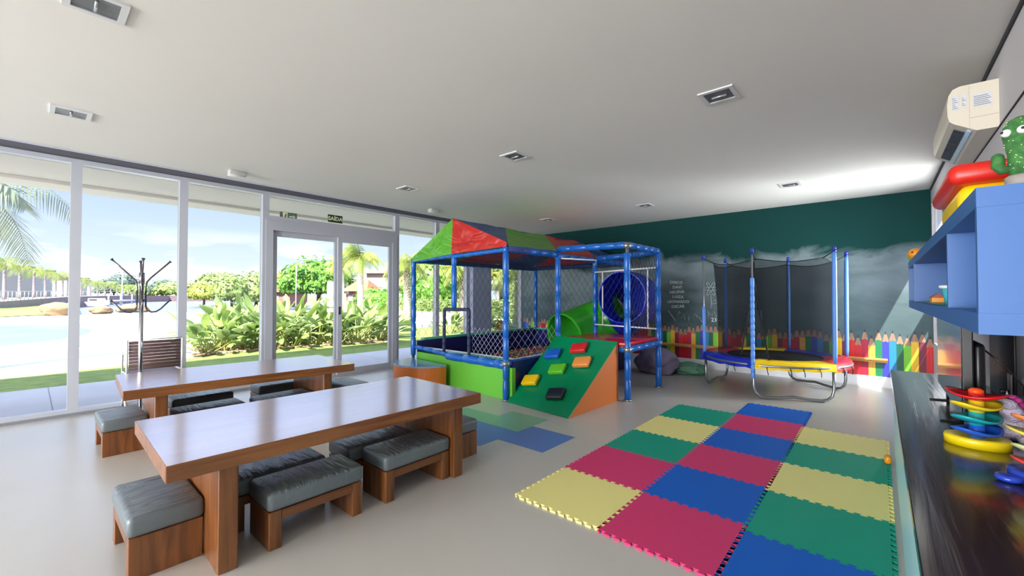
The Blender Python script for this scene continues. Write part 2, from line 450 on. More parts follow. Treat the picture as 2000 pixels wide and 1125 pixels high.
# sliding door
dr = sempty('door_1', (XW, 3.43, 0))
f = MB(); f.box((XW - 0.06, 2.30, 0), (XW + 0.06, 2.40, 2.48)).box((XW - 0.06, 4.46, 0), (XW + 0.06, 4.56, 2.48)).box((XW - 0.06, 2.40, 2.33), (XW + 0.06, 4.46, 2.48)).box((XW - 0.06, 2.40, 0.0), (XW + 0.06, 4.46, 0.018))
f.build('door_frame', ALU, dr)
for (y0, y1, xo) in ((2.40, 3.45, -0.02), (3.41, 4.46, 0.03)):
    l = MB(); a, b = XW + xo - 0.02, XW + xo + 0.02
    l.box((a, y0, 0.02), (b, y0 + 0.075, 2.33)).box((a, y1 - 0.075, 0.02), (b, y1, 2.33)).box((a, y0 + 0.075, 0.02), (b, y1 - 0.075, 0.11)).box((a, y0 + 0.075, 2.25), (b, y1 - 0.075, 2.33))
    lf = l.build('door_leaf', ALU, dr)
    MB().box((XW + xo - 0.004, y0 + 0.075, 0.11), (XW + xo + 0.004, y1 - 0.075, 2.25)).build('door_pane', GLASS, lf)
MB().rbox((XW + 0.051, 3.425, 1.03), (XW + 0.062, 3.455, 1.16), 0.004).build('door_handle', BLACK, dr)

# ------------------------------------------------------------------ text helper
def text_mb(s, size, M, depth=0.0015, bold=0.0, space=1.0):
    cu = bpy.data.curves.new('t', 'FONT'); cu.body = s; cu.size = size; cu.extrude = depth; cu.offset = bold
    cu.space_character = space; cu.resolution_u = 3
    cu.align_x = 'CENTER'; cu.align_y = 'CENTER'
    o = bpy.data.objects.new('t', cu); col.objects.link(o)
    dg = bpy.context.evaluated_depsgraph_get(); me = bpy.data.meshes.new_from_object(o.evaluated_get(dg))
    b = MB(); b.add([M @ v.co for v in me.vertices], [list(p.vertices) for p in me.polygons])
    bpy.data.objects.remove(o); bpy.data.curves.remove(cu); bpy.data.meshes.remove(me)
    return b
# frame on the window wall: text x runs along +Y, up +Z, facing +X
def MW(x, y, z): return Matrix(((0, 0, 1, x), (1, 0, 0, y), (0, 1, 0, z), (0, 0, 0, 1)))
# frame on the back wall: text x along +X, up +Z, facing -Y
def MBk(x, y, z): return Matrix(((1, 0, 0, x), (0, 0, -1, y), (0, 1, 0, z), (0, 0, 0, 1)))
SIGNG = pm('sign_dark_green', (34, 58, 36), 0.4); SIGNL = pm('sign_pale', (226, 236, 190), 0.5); SIGNG2 = pm('sign_grey_green', (96, 116, 104), 0.4)
s1 = thing('exit_sign', 'dark green sign reading SAÍDA stuck on the glass above the door', 'sign', (-6.885, 3.375, 2.575))
MB().box((-6.894, 3.25, 2.575), (-6.886, 3.50, 2.70)).build('sign_plate', SIGNG, s1)
text_mb('SAÍDA', 0.088, MW(-6.884, 3.375, 2.635), 0.0012, 0.0022, 1.0).build('lettering', SIGNL, s1)
s2 = thing('exit_sign', 'grey green sign with running figure and white arrow above the door', 'sign', (-6.885, 2.63, 2.505))
MB().box((-6.894, 2.505, 2.515), (-6.886, 2.755, 2.635)).build('sign_plate', SIGNG2, s2)
MB().box((-6.8855, 2.545, 2.520), (-6.8845, 2.615, 2.630)).build('figure_panel', SIGNL, s2)
rm = MB(); X0 = -6.8838
def bar(p, q, t):
    p = Vector((X0, p[0], p[1])); q = Vector((X0, q[0], q[1])); rm.tube([p, q], t, 6)
bar((2.588, 2.60), (2.580, 2.57), 0.005); bar((2.580, 2.57), (2.595, 2.553), 0.004); bar((2.595, 2.553), (2.590, 2.533), 0.004)
bar((2.580, 2.57), (2.570, 2.553), 0.004); bar((2.570, 2.553), (2.556, 2.548), 0.004); bar((2.588, 2.60), (2.604, 2.588), 0.003); bar((2.586, 2.60), (2.570, 2.590), 0.003)
rm.sphere((X0, 2.594, 2.614), 0.006, 8, 6)
rm.build('running_figure', SIGNG, s2)
ar = MB(); ar.box((-6.8855, 2.64, 2.566), (-6.884, 2.695, 2.584))
ar.add([(-6.884, 2.690, 2.545), (-6.884, 2.733, 2.575), (-6.884, 2.690, 2.605), (-6.884, 2.703, 2.575)], [(0, 1, 3), (3, 1, 2)])
ar.build('arrow', SIGNL, s2)

# ------------------------------------------------------------------ mural of pencils, chalk writing, ledge
PCOL = {'yellow': (236, 190, 40), 'purple': (120, 36, 60), 'red': (214, 36, 42), 'red2': (206, 28, 40), 'crimson': (180, 26, 62),
        'amber': (234, 176, 70), 'green': (14, 120, 70), 'violet': (52, 60, 176), 'sky': (34, 130, 196), 'dkgreen': (10, 92, 62), 'lime': (120, 200, 44)}
seq = ['yellow', 'purple', 'red', 'red2', 'crimson', 'amber', 'green', 'violet', 'sky', 'dkgreen', 'lime']
mural = thing('pencil_mural', 'printed mural strip of giant coloured pencils along the foot of the chalkboard', 'mural', (-3.2, YB - 0.002, 0.155))
conem = pm('pencil_wood', (168, 128, 104), 0.6, var=.15, vscale=9, stretch=(4, 1, .6)); lead = pm('pencil_lead', (60, 52, 50), 0.6)
pm_ = {k: pm('pencil_' + k, v, 0.5, var=0.12, vscale=14, stretch=(5, 1, 0.02)) for k, v in PCOL.items()}
keys = list(pm_.keys()); mats = [pm_[k] for k in keys]
rnd = random.Random(3)
bodies = MB(); cones = MB(); tips = MB()
np_ = 0; pit = 0.0775
x = -0.475 + pit * 13
k = 0
N = int((x - XW) / pit)
order = ['yellow']
for i in range(N):
    # pencils counted leftwards from the right end; the one at x=-0.475 is yellow
    c = seq[(13 - i) % 11]
    xc = x - i * pit
    if xc > XR - 0.02: continue
    h = 0.655 + rnd.choice([-0.05, -0.02, 0.0, 0.02, 0.04])
    mi = keys.index(c); y = YB - 0.0025
    wq = pit * 0.5
    bodies.add([(xc - wq, y, 0.155), (xc + wq, y, 0.155), (xc + wq, y, h), (xc + wq * .5, y, h - .012), (xc + wq*.3, y, h), (xc - wq*.3, y, h), (xc - wq*.5, y, h - .012), (xc - wq, y, h)], [tuple(range(8))], mi)
    ct = h + 0.105; tp = h + 0.15
    cones.add([(xc - wq, y + .001, h - .012), (xc + wq, y + .001, h - .012), (xc + wq, y + .001, h), (xc + 0.012, y + .001, ct), (xc - 0.012, y + .001, ct), (xc - wq, y + .001, h)], [tuple(range(6))])
    tips.add([(xc - 0.012, y + .001, ct), (xc + 0.012, y + .001, ct), (xc + 0.002, y + .001, tp), (xc - 0.002, y + .001, tp)], [(0, 1, 2, 3)])
for q_, mi_ in ((cones, len(mats)), (tips, len(mats) + 1)): bodies.add(q_.v, q_.f, mi_)
bodies.build('printed_pencils', mats + [conem, lead], mural, False)

ledge = thing('chalk_ledge', 'narrow wooden ledge running along the pencil mural', 'ledge', (-3.0, YB - 0.04, 0.40))
LW = pm('ledge_wood', (196, 140, 72), 0.45, var=.12, vscale=10, stretch=(.2, 2, 3))
MB().rbox((XW + 0.02, YB - 0.085, 0.395), (0.09, YB - 0.0035, 0.425), 0.004).build('shelf_board', LW, ledge)
MB().box((XW + 0.02, YB - 0.07, 0.372), (0.085, YB - 0.058, 0.395)).build('front_rail', LW, ledge)
for xx in (-6.2, -4.4, -2.46, -0.5):
    MB().box((xx, YB - 0.055, 0.30), (xx + 0.03, YB - 0.0035, 0.394)).build('bracket', LW, ledge)

CHALK = pm('chalk', (226, 232, 230), 0.9)
wr = thing('chalk_writing', 'chalk list of names written on the board right of the play frame', 'writing', (-2.95, YB - 0.003, 1.2))
for i, s in enumerate(['CHICO', 'DAVI', 'HELENA', 'LUIZA', 'LEONARDO', 'OSCAR']):
    p = Vector((-3.02 + 0.012 * len(s), 0, 1.60 - i * 0.093))
    text_mb(s, 0.072, MBk(p.x + 0.03 * (i % 2), YB - 0.003, p.z) @ Matrix.Rotation(math.radians(3 * ((i % 3) - 1)), 4, 'Z'), 0.0008, 0.0012, 1.1).build('written_name', CHALK, wr)
fl = thing('chalk_drawing', 'chalk flower drawn on the board left of the trampoline net', 'drawing', (-2.33, YB - 0.003, 1.1))
m = MB()
cx, cz = -2.33, 1.47
pts = []
for i in range(61):
    a = 2 * PI * i / 60; r = 0.085 + 0.05 * math.cos(6 * a)
    pts.append((cx + r * math.cos(a), YB - 0.003, cz + r * math.sin(a)))
m.tube(pts, 0.0028, 5); m.tube([(cx + 0.035 * math.cos(a * PI / 8), YB - 0.003, cz + 0.035 * math.sin(a * PI / 8)) for a in range(17)], 0.0025, 5)
m.tube([(cx, YB - 0.003, cz - 0.10), (cx + .005, YB - .003, cz - .22), (cx, YB - .003, cz - .36)], 0.003, 5)
m.tube([(cx, YB - 0.003, cz - 0.26), (cx + .08, YB - .003, cz - .20), (cx + .1, YB - .003, cz - .26), (cx, YB - .003, cz - .28)], 0.0025, 5)
m.build('flower_lines', CHALK, fl)
sc_ = thing('chalk_drawing', 'chalk scribbles above the pencils behind the left trampoline pole', 'drawing', (-2.4, YB - 0.003, 0.8))
rr = random.Random(5)
for q in range(9):
    m = MB()
    x0, z0 = -2.95 + 0.11 * q + rr.uniform(-.03, .03), rr.uniform(.86, .98)
    m.tube([(x0, YB - .003, z0), (x0 + rr.uniform(-.05, .06), YB - .003, z0 + rr.uniform(.02, .10)), (x0 + rr.uniform(0, .08), YB - .003, z0 + rr.uniform(-.05, .06))], 0.0025, 5)
    m.build('chalk_stroke', CHALK, sc_)
MB().tube([(-3.12, YB - .003, 1.05), (-2.98, YB - .003, .86)], .003, 5).build('chalk_stroke', CHALK, sc_)
text_mb('23', 0.10, MBk(-2.28, YB - 0.003, 0.90), 0.0008, 0.0012).build('written_number', CHALK, sc_)

# coloured squares let into the floor
struct_patches = [('vinyl_floor_patch', 'pale green vinyl squares let into the floor beyond the near table', [(-3.75, 3.19), (-2.71, 3.19), (-2.71, 3.715), (-3.23, 3.715), (-3.23, 3.48), (-3.75, 3.48)], (128, 178, 150)),
                  ('vinyl_floor_patch', 'blue vinyl squares let into the floor beside the near table', [(-3.75, 2.67), (-2.71, 2.67), (-2.71, 2.91), (-2.19, 2.91), (-2.19, 3.43), (-2.709, 3.43), (-2.709, 3.189), (-3.75, 3.189)], (96, 128, 192))]
for nme, lab, poly, c in struct_patches:
    o = MB().prism(poly, 0.0003, 0.002).build(nme, pm('patch_' + lab[:9], c, 0.34, coat=.08)); tag(o, lab, 'floor inlay')

# ================================================================== TABLES AND BENCHES
def table(name_label, cx, cy, rot, L, W, legs):
    t = thing('long_table', name_label, 'table', (0, 0, 0), 'low wooden dining tables')
    tw = wood_top
    tm = MB().rbox((-W/2, -L/2, 0.520), (W/2, L/2, 0.598), 0.004, 2, smooth=False)
    for i_, f_ in enumerate(tm.f):
        if all(tm.v[q].z > 0.5975 for q in f_): tm.mi[i_] = 1
    tm.build('tabletop', [wood_edge, tw], t)
    for y in legs:
        MB().rbox((-W/2 + 0.05, y - 0.043, 0.0), (W/2 - 0.05, y + 0.043, 0.5199), 0.004, 1, smooth=False).build('leg', wood_leg, t)
    t.location = (cx, cy, 0); t.rotation_euler = (0, 0, rot)
    return t
wood_top = wood_mat('table_wood', (168, 112, 62), (116, 68, 32), 'Y', rough=0.25, coat=1.0, planks=0.34)
wood_top.node_tree.nodes['Principled BSDF'].inputs['Coat IOR'].default_value = 3.4
wood_top.node_tree.nodes['Principled BSDF'].inputs['Coat Roughness'].default_value = 0.16
wood_edge = wood_mat('table_edge_wood', (150, 94, 46), (100, 56, 24), 'Y', rough=0.35, coat=0.3)
wood_leg = wood_mat('leg_wood', (140, 86, 42), (88, 48, 20), 'Z', rough=0.35, coat=0.3)
wood_bench = wood_mat('bench_wood', (136, 82, 42), (88, 46, 20), 'Y', rough=0.38, coat=0.3)
table('long low wooden table nearest the camera with planked glossy top', -2.845, 1.365, -0.022, 1.90, 1.0, (-.70, .765))
table('long low wooden table standing closest to the glass doors', -4.92, 1.46, -0.055, 1.88, 1.0, (-.70, .67))

def cushion_mat():
    m = bpy.data.materials.new('grey_leatherette'); m.use_nodes = True; t = m.node_tree; b = t.nodes['Principled BSDF']
    b.inputs['Base Color'].default_value = lin((100, 108, 112)); b.inputs['Roughness'].default_value = 0.36
    tc = nd(t, 'ShaderNodeTexCoord'); mp = nd(t, 'ShaderNodeMapping'); mp.inputs['Scale'].default_value = (3.5, 16, 6); mp.inputs['Rotation'].default_value = (0, 0, 0.5)
    t.links.new(tc.outputs['Object'], mp.inputs[0])
    n = nd(t, 'ShaderNodeTexNoise'); n.inputs['Scale'].default_value = 1.4; n.inputs['Detail'].default_value = 3; n.inputs['Distortion'].default_value = 0.8
    t.links.new(mp.outputs[0], n.inputs['Vector'])
    sp = nd(t, 'ShaderNodeNewGeometry'); sx = nd(t, 'ShaderNodeSeparateXYZ'); t.links.new(sp.outputs['Normal'], sx.inputs[0])
    mr = nd(t, 'ShaderNodeMapRange'); mr.inputs[1].default_value = 0.3; mr.inputs[2].default_value = 0.9; mr.inputs[3].default_value = 0.08; mr.inputs[4].default_value = 0.75
    t.links.new(sx.outputs['Z'], mr.inputs[0])
    bp = nd(t, 'ShaderNodeBump'); bp.inputs['Distance'].default_value = 0.035; t.links.new(mr.outputs[0], bp.inputs['Strength'])
    t.links.new(n.outputs['Fac'], bp.inputs['Height']); t.links.new(bp.outputs[0], b.inputs['Normal'])
    return m
CUSH = cushion_mat()
def make_bench():
    b = thing('bench', 'x', 'bench')
    L, W = 0.53, 0.29
    def crown(bm):
        for v in bm.verts:
            if v.co.z > 0.25: v.co.z += 0.016 * math.cos(v.co.x / W * PI) * math.cos(v.co.y / L * PI * .9)
    bmm = MB()
    bm = bmesh.new(); bmesh.ops.create_grid(bm, x_segments=1, y_segments=1, size=1); bm.free()
    bmm.rbox((-W/2 - .008, -L/2 - .008, 0.2002), (W/2 + .008, L/2 + .008, 0.302), 0.028, 4, edit=crown)
    bmm.build('cushion', CUSH, b)
    MB().box((-W/2, -L/2 + .0651, 0.15), (W/2, L/2 - .0651, 0.20)).build('seat_rail', wood_bench, b)
    for s in (-1, 1):
        y0, y1 = sorted((s * L/2, s * (L/2 - 0.065)))
        MB().rbox((-W/2, y0, 0.0), (W/2, y1, 0.2), 0.003, 1, smooth=False).build('leg', wood_leg, b)
    return b
bench0 = make_bench(); used_b = [False]
def bench(cx, cy, rot, label):
    o = bench0 if not used_b[0] else copy_tree(bench0)
    used_b[0] = True
    o.location = (cx, cy, 0); o.rotation_euler = (0, 0, rot)
    tag(o, label, 'bench', 'low wooden benches with grey cushions')
G1 = 'grey cushioned wooden bench '
bench(-2.575, 1.11, 0.0, G1 + 'on the open floor side of the nearest table, left of two')
bench(-2.565, 1.80, 0.0, G1 + 'on the open floor side of the nearest table, right of two')
bench(-2.93, 0.466, PI / 2, G1 + 'at the left end of the nearest table')
bench(-2.90, 1.03, 0.0, G1 + 'hidden behind others under the nearest table, left half')
bench(-2.895, 1.72, 0.0, G1 + 'on the far side under the nearest table, right half')
bench(-2.865, 2.385, PI / 2, G1 + 'at the right end of the nearest table by the floor squares')
bench(-5.14, 0.56, PI / 2, G1 + 'at the left end of the table by the glass')
bench(-4.86, 1.15, 0.02, G1 + 'between the two tables, left of two')
bench(-4.80, 1.79, 0.03, G1 + 'between the two tables, right of two')
bench(-5.50, 1.22, 0.05, G1 + 'on the window side of the far table, left of two')
bench(-5.53, 2.02, 0.03, G1 + 'on the window side of the far table, right of two')
bench(-4.93, 2.58, PI / 2, G1 + 'at the right end of the table by the glass')

# ================================================================== FOAM MATS
FC = {'yellow': (238, 228, 146), 'green': (0, 156, 128), 'pink': (212, 56, 112), 'blue': (0, 96, 200)}
def foam_mat(n, c):
    m = bpy.data.materials.new('foam_' + n); m.use_nodes = True; t = m.node_tree; b = t.nodes['Principled BSDF']
    b.inputs['Base Color'].default_value = lin(c); b.inputs['Roughness'].default_value = 0.62; b.inputs['Specular IOR Level'].default_value = 0.35
    tc = nd(t, 'ShaderNodeTexCoord'); v = nd(t, 'ShaderNodeTexVoronoi'); v.inputs['Scale'].default_value = 130
    v.inputs['Randomness'].default_value = 0.15
    t.links.new(tc.outputs['Object'], v.inputs['Vector'])
    bp = nd(t, 'ShaderNodeBump'); bp.inputs['Strength'].default_value = 0.35; bp.inputs['Distance'].default_value = 0.003
    t.links.new(v.outputs['Distance'], bp.inputs['Height']); t.links.new(bp.outputs[0], b.inputs['Normal'])
    return m
FM = {k: foam_mat(k, v) for k, v in FC.items()}
def edge_path(p, q, n=10, d=0.011):
    """dovetail line from p to q (p<q along the axis), offset to the left/right in turn"""
    p = Vector(p); q = Vector(q); u = (q - p); L = u.length; u.normalize(); nn = Vector((-u.y, u.x))
    pts = [p]
    for i in range(n):
        s = L * (i + 0.5) / n; hw = L / n * 0.25; fl = L / n * 0.07
        a = p + u * (s - hw + fl); b_ = p + u * (s - hw - fl); c = p + u * (s + hw + fl); e_ = p + u * (s + hw - fl)
        pts += [a - nn * d, b_ + nn * d, c + nn * d, e_ - nn * d]
    pts.append(q)
    return pts
xs = [-1.855, -1.228, -0.598, 0.046]
def tile(cn, x0, x1, y0, y1, label):
    bt = edge_path((x0, y0), (x1, y0)); rt_ = edge_path((x1, y0), (x1, y1)); tp = edge_path((x0, y1), (x1, y1)); lf = edge_path((x0, y0), (x0, y1))
    poly = bt[:-1] + rt_[:-1] + tp[::-1][:-1] + lf[::-1][:-1]
    c = Vector(((x0 + x1) / 2, (y0 + y1) / 2))
    o = MB().prism([p - c for p in poly], 0.0002, 0.013).build('foam_tile', FM[cn])
    o.location = (c.x, c.y, 0)
    tag(o, label, 'foam mat', 'interlocking foam floor tiles')
order_w = ['nearest the camera', 'second', 'third', 'fourth', 'fifth', 'sixth, farthest']
ly = [2.165, 2.762, 3.39, 3.99, 4.63, 5.27]
lc = ['yellow', 'pink', 'green', 'yellow', 'green']
ll = ['yellow foam tile at the near left corner of the mat', 'pink foam tile in the left row between yellow and green tiles', 'green foam tile in the left row between pink and yellow tiles',
      'yellow foam tile in the left row between two green tiles', 'green foam tile at the far end of the left row']
for i in range(5): tile(lc[i], xs[0], xs[1], ly[i], ly[i+1], ll[i])
my = [2.15, 2.762, 3.39, 3.99, 4.63, 5.27, 5.905]
mc = ['pink', 'blue', 'pink', 'blue', 'pink', 'blue']
ml = ['pink foam tile at the near end of the middle row', 'blue foam tile of the middle row beside the near pink tile', 'pink foam tile in the centre of the middle row',
      'blue foam tile in the middle row, second blue from the near end', 'pink foam tile of the middle row, farthest pink one', 'blue foam tile at the far end of the middle row, nearest the trampoline']
for i in range(6): tile(mc[i], xs[1], xs[2], my[i], my[i+1], ml[i])
ry = [2.05, 2.69, 3.35, 3.985, 4.60, 5.20]
rc = ['blue', 'green', 'yellow', 'green', 'yellow']
rl = ['blue foam tile at the near end of the row along the counter', 'green foam tile along the counter beside the near blue tile', 'yellow foam tile along the counter between two green tiles',
      'green foam tile along the counter between two yellow tiles', 'yellow foam tile at the far end of the row along the counter']
for i in range(5): tile(rc[i], xs[2], xs[3], ry[i], ry[i+1], rl[i])

# ================================================================== PLAY FRAME WITH BALL PIT
PS = thing('play_frame', 'soft play frame with ball pit, striped roof, raised deck and netting', 'play frame', (-4.0, 5.5, 0))
def pad(mb, p, q, r=0.043, seg=0.24, gap=0.008, jit=0.15, seed=1):
    p = Vector(p); q = Vector(q); L = (q - p).length; u = (q - p) / L; rr = random.Random(seed)
    pos = 0; pts = []; rs = []
    while pos < L - 1e-4:
        s = min(L - pos, seg * rr.uniform(1 - jit, 1 + jit))
        if L - pos - s < 0.05: s = L - pos
        for t_, k in ((0.0, 0.72), (0.06, 0.94), (0.5, 1.0 + rr.uniform(-.04, .06)), (0.94, 0.94), (1.0, 0.72)):
            pts.append(p + u * (pos + s * t_ * 0.999)); rs.append(r * k)
        pos += s
    mb.tube(pts, rs, 12)
    return mb
bars = 0
def padded(name, p, q, r=0.043, seed=1, seg=0.24):
    global bars; bars += 1
    return pad(MB(), p, q, r, seed=seed + bars, seg=seg).build(name, BLUEPAD, PS)
ZT = 1.99
A = (-5.83, 4.20); Mp = (-4.70, 4.10); B = (-3.615, 4.03); Cc = (-2.436, 5.05); D = (-2.445, 6.08); E_ = (-3.57, 5.13); F_ = (-3.55, 6.18); G = (-5.78, 7.44); I_ = (-3.58, 7.44)
def P3(a, z): return (a[0], a[1], z)
# posts
for nme, a, z0, z1 in (('post', A, .36, ZT - .03), ('post', B, .02, ZT), ('post', Cc, .02, 1.90), ('post', D, .02, 2.0), ('post', E_, .02, ZT), ('post', F_, .02, 1.95), ('post', G, .02, ZT - .05), ('post', I_, .02, ZT - .05)):
    o = padded(nme, P3(a, z0), P3(a, z1), 0.043, seg=0.27)
    MB().tube([P3(a, 0.0), P3(a, z1 + (0.13 if a == Cc else 0.02))], 0.024, 10).tube([P3(a, 0.0), P3(a, 0.02)], 0.05, 12).build('post_core', STEEL, o)
padded('post', P3(Mp, 1.16), P3(Mp, 1.97), 0.042, seg=0.3)
MB().tube([P3(Cc, 1.98), P3(Cc, 2.03)], 0.036, 12).build('post_cap', STEEL, PS)
# rails
rail = [(P3(E_, 2.03), P3(Cc, 2.0)), (P3(Cc, 2.0), P3(D, 2.0)), (P3(F_, 1.95), P3(D, 1.99)), (P3(G, 1.95), P3(I_, 1.95)), (P3(E_, 1.93), P3(F_, 1.93)), (P3(F_, 1.93), P3(I_, 1.93)), (P3(A, 1.93), P3(G, 1.93)),
        (P3(B, 1.95), P3(E_, 1.95)),
        (P3(Cc, .655), P3(D, .655)), (P3(E_, .655), P3(Cc, .655)), (P3(F_, .655), P3(D, .655)), (P3(B, .47), P3(E_, .47))]
for a, b_ in rail: padded('padded_rail', a, b_, 0.045)
padded('padded_rail', (-5.80, 4.22, .50), (-4.84, 4.12, .47), 0.035)
padded('padded_rail', (-4.84, 4.09, .455), P3(B, .455), 0.058, seg=.36)
for a, b_ in ((A, Mp), (Mp, B)): padded('padded_rail', P3(a, 1.925), P3(b_, 1.94), 0.032)
for a, z in ((B, .475), (Cc, .655), (D, .655), (Cc, 1.99)): MB().tube([P3(a, z - .03), P3(a, z + .03)], 0.056, 12).build('clamp', STEEL, PS)
# pit walls
def wallq(name, a, b_, z0, z1, th, mat, inset=0.0):
    a = Vector((a[0], a[1], 0)); b_ = Vector((b_[0], b_[1], 0)); u = (b_ - a).normalized(); n = Vector((-u.y, u.x, 0)) * th
    poly = [a, b_, b_ + n, a + n]
    return MB().prism([(p.x, p.y) for p in poly], z0, z1).build(name, mat, PS)
wallq('pit_front_panel', (-5.78, 4.24), (-3.53, 4.055), 0.0, .42, .06, LIME)
wallq('pit_side_panel', (-3.545, 4.10), (-3.545, 7.44), 0.0, .50, .05, NAVY)
wallq('pit_back_panel', (-3.6, 7.40), (-5.75, 7.40), 0.0, .60, -.05, NAVY)
wallq('pit_window_panel', (-5.75, 7.40), (-5.75, 4.25), 0.0, .60, -.05, NAVY)
TEAL = pm('teal_vinyl', (70, 160, 130), 0.3, bump=.1, bscale=9); WV = pm('white_vinyl', (216, 218, 226), 0.3)
MB().rbox((-5.0, 4.13, .455), (-3.62, 4.20, .51), .02, 3, M=T(0, 0, 0)).build('rim_padding', TEAL, PS)
MB().rbox((-5.70, 4.205, .47), (-3.62, 4.27, .515), .015, 2).build('rim_strip', WV, PS)
MB().rbox((-3.67, 4.20, .475), (-3.60, 7.36, .515), .015, 2).build('rim_strip', WV, PS)
MB().rbox((-5.80, 4.32, .605), (-5.70, 7.42, .645), .015, 2).build('rim_padding', TEAL, PS)
MB().rbox((-5.72, 7.36, .605), (-3.66, 7.46, .645), .015, 2).build('rim_padding', TEAL, PS)
MB().box((-5.69, 4.27, 0.002), (-3.66, 7.39, 0.05)).build('pit_floor', NAVY, PS)
# entrance hoop
BR = pm('dark_blue_rope', (30, 40, 74), 0.5, bump=.6, bscale=60)
hp = MB(); e0 = [(-4.95, 4.12, .50), (-4.94, 4.12, 1.14), (-4.38, 4.10, 1.15), (-4.38, 4.10, .50)]
for i in range(3): pad(hp, e0[i], e0[i+1], .026, seg=.10, seed=i)
hp.build('entrance_hoop', BR, PS)
# diamond nets
def net(name, p00, p10, p11, p01, pitch=0.085, r=0.0026, mat=None, slant=1.5):
    p00, p10, p11, p01 = map(Vector, (p00, p10, p11, p01))
    W = ((p10 - p00).length + (p11 - p01).length) / 2; Hh = ((p01 - p00).length + (p11 - p10).length) / 2
    def at(s, t): s /= W; t /= Hh; return (p00 * (1-s) + p10 * s) * (1-t) + (p01 * (1-s) + p11 * s) * t
    mb = MB(); k = slant
    for sg in (1, -1):
        c = -Hh / k if sg == 1 else 0
        end = W if sg == 1 else W + Hh / k
        while c < end:
            # strand s = c + sg*t/k
            t0, t1 = 0.0, Hh
            s0 = c; s1 = c + sg * Hh / k
            def cl_(sv): return (sv - c) * k * sg
            lo, hi = sorted((cl_(0.0), cl_(W)))
            t0 = max(t0, lo); t1 = min(t1, hi)
            if t1 - t0 > 0.02:
                n = max(1, int((t1 - t0) / 0.5)); pts = []
                for i in range(n + 1):
                    t_ = t0 + (t1 - t0) * i / n; pts.append(at(c + sg * t_ / k, t_))
                mb.tube(pts, r, 3, cap=False, smooth=False)
            c += pitch
    return mb.build(name, mat or NETM, PS, False)
NETM = pm('net_cord_blue', (30, 42, 62), 0.7); NETW = pm('net_cord_pale', (190, 196, 226), 0.6)
net('side_net', P3(A, .65), P3(G, .65), P3(G, 1.92), P3(A, 1.92), 0.15)
net('back_net', P3(G, .65), P3(I_, .65), P3(I_, 1.92), P3(G, 1.92), 0.13)
net('deck_back_net', P3(F_, .75), P3(D, .75), P3(D, 1.95), P3(F_, 1.93), 0.10)
net('deck_side_net', P3(Cc, .78), P3(D, .78), P3(D, 1.95), P3(Cc, 1.95), 0.10)
net('front_low_net', (-4.36, 4.15, .50), (-3.64, 4.06, .50), (-3.64, 4.06, 0.90), (-4.36, 4.13, .90), 0.095, 0.0016, NETW, 1.0)
net('pit_side_net', (-3.60, 4.08, .50), (-3.57, 5.10, .50), (-3.57, 5.10, 0.92), (-3.60, 4.08, .92), 0.13, 0.0016, NETW, 1.0)
net('roof_net', (-5.78, 4.25, 1.90), (-3.62, 4.10, 1.92), (-3.60, 7.4, 1.90), (-5.75, 7.4, 1.90), 0.13)
# deck
MB().rbox((-3.47, 5.0, .70), (-2.44, 6.10, .745), .012, 2).build('deck_mat', REDV, PS)
MB().box((-3.46, 5.02, .655), (-2.48, 6.08, .699)).build('deck_board', wood_leg, PS)
# white rods around the tube mouth
wrd = MB()
for p, q in (((-3.52, 6.12, 1.73), (-2.45, 6.05, 1.76)), ((-3.52, 6.12, .875), (-2.45, 6.05, .86)), ((-3.38, 6.12, .875), (-3.38, 6.12, 1.73)), ((-2.60, 6.07, .86), (-2.60, 6.07, 1.76))):
    wrd.tube([p, q], .012, 8)
wrd.build('rod_frame', WHITEROD, PS)
wr2 = MB().tube([P3(E_, 1.90), (-3.2, 5.6, 1.88), P3(F_, 1.83)], .010, 8); wr2.build('roof_rod', WHITEROD, PS)
# tube slide
def hollow(name, path, r, mat, th=0.012, n=40, parent=None):
    pts = [Vector(p) for p in path]; dense = []
    m = len(pts)
    for i in range(m - 1):
        p0 = pts[max(i-1, 0)]; p1 = pts[i]; p2 = pts[i+1]; p3 = pts[min(i+2, m-1)]
        for k in range(8):
            t_ = k / 8; t2 = t_*t_; t3 = t2*t_
            dense.append(0.5*((2*p1) + (p2-p0)*t_ + (2*p0-5*p1+4*p2-p3)*t2 + (3*p1-p0-3*p2+p3)*t3))
    dense.append(pts[-1])
    o_ = MB(); o_.tube(dense, r, n, cap=False); ni = len(o_.v)
    o_.tube(dense, r - th, n, cap=False)
    L = len(dense)
    for e_ in (0, L - 1):
        o_.f += [[e_*n+k, e_*n+(k+1)%n, ni+e_*n+(k+1)%n, ni+e_*n+k] for k in range(n)]; o_.mi += [0]*n; o_.sm += [False]*n
    return o_.build(name, mat, parent or PS)
hollow('blue_tube', [(-3.03, 6.07, 1.32), (-3.03, 6.45, 1.32), (-3.09, 6.76, 1.25), (-3.32, 6.97, 1.10), (-3.55, 7.0, .99)], .405, pm('blue_plastic', (20, 40, 176), 0.22))
hollow('green_tube', [(-3.55, 7.0, .99), (-3.82, 6.93, .90), (-4.06, 6.66, .77), (-4.16, 6.15, .64)], .40, pm('green_plastic', (58, 176, 44), 0.22))
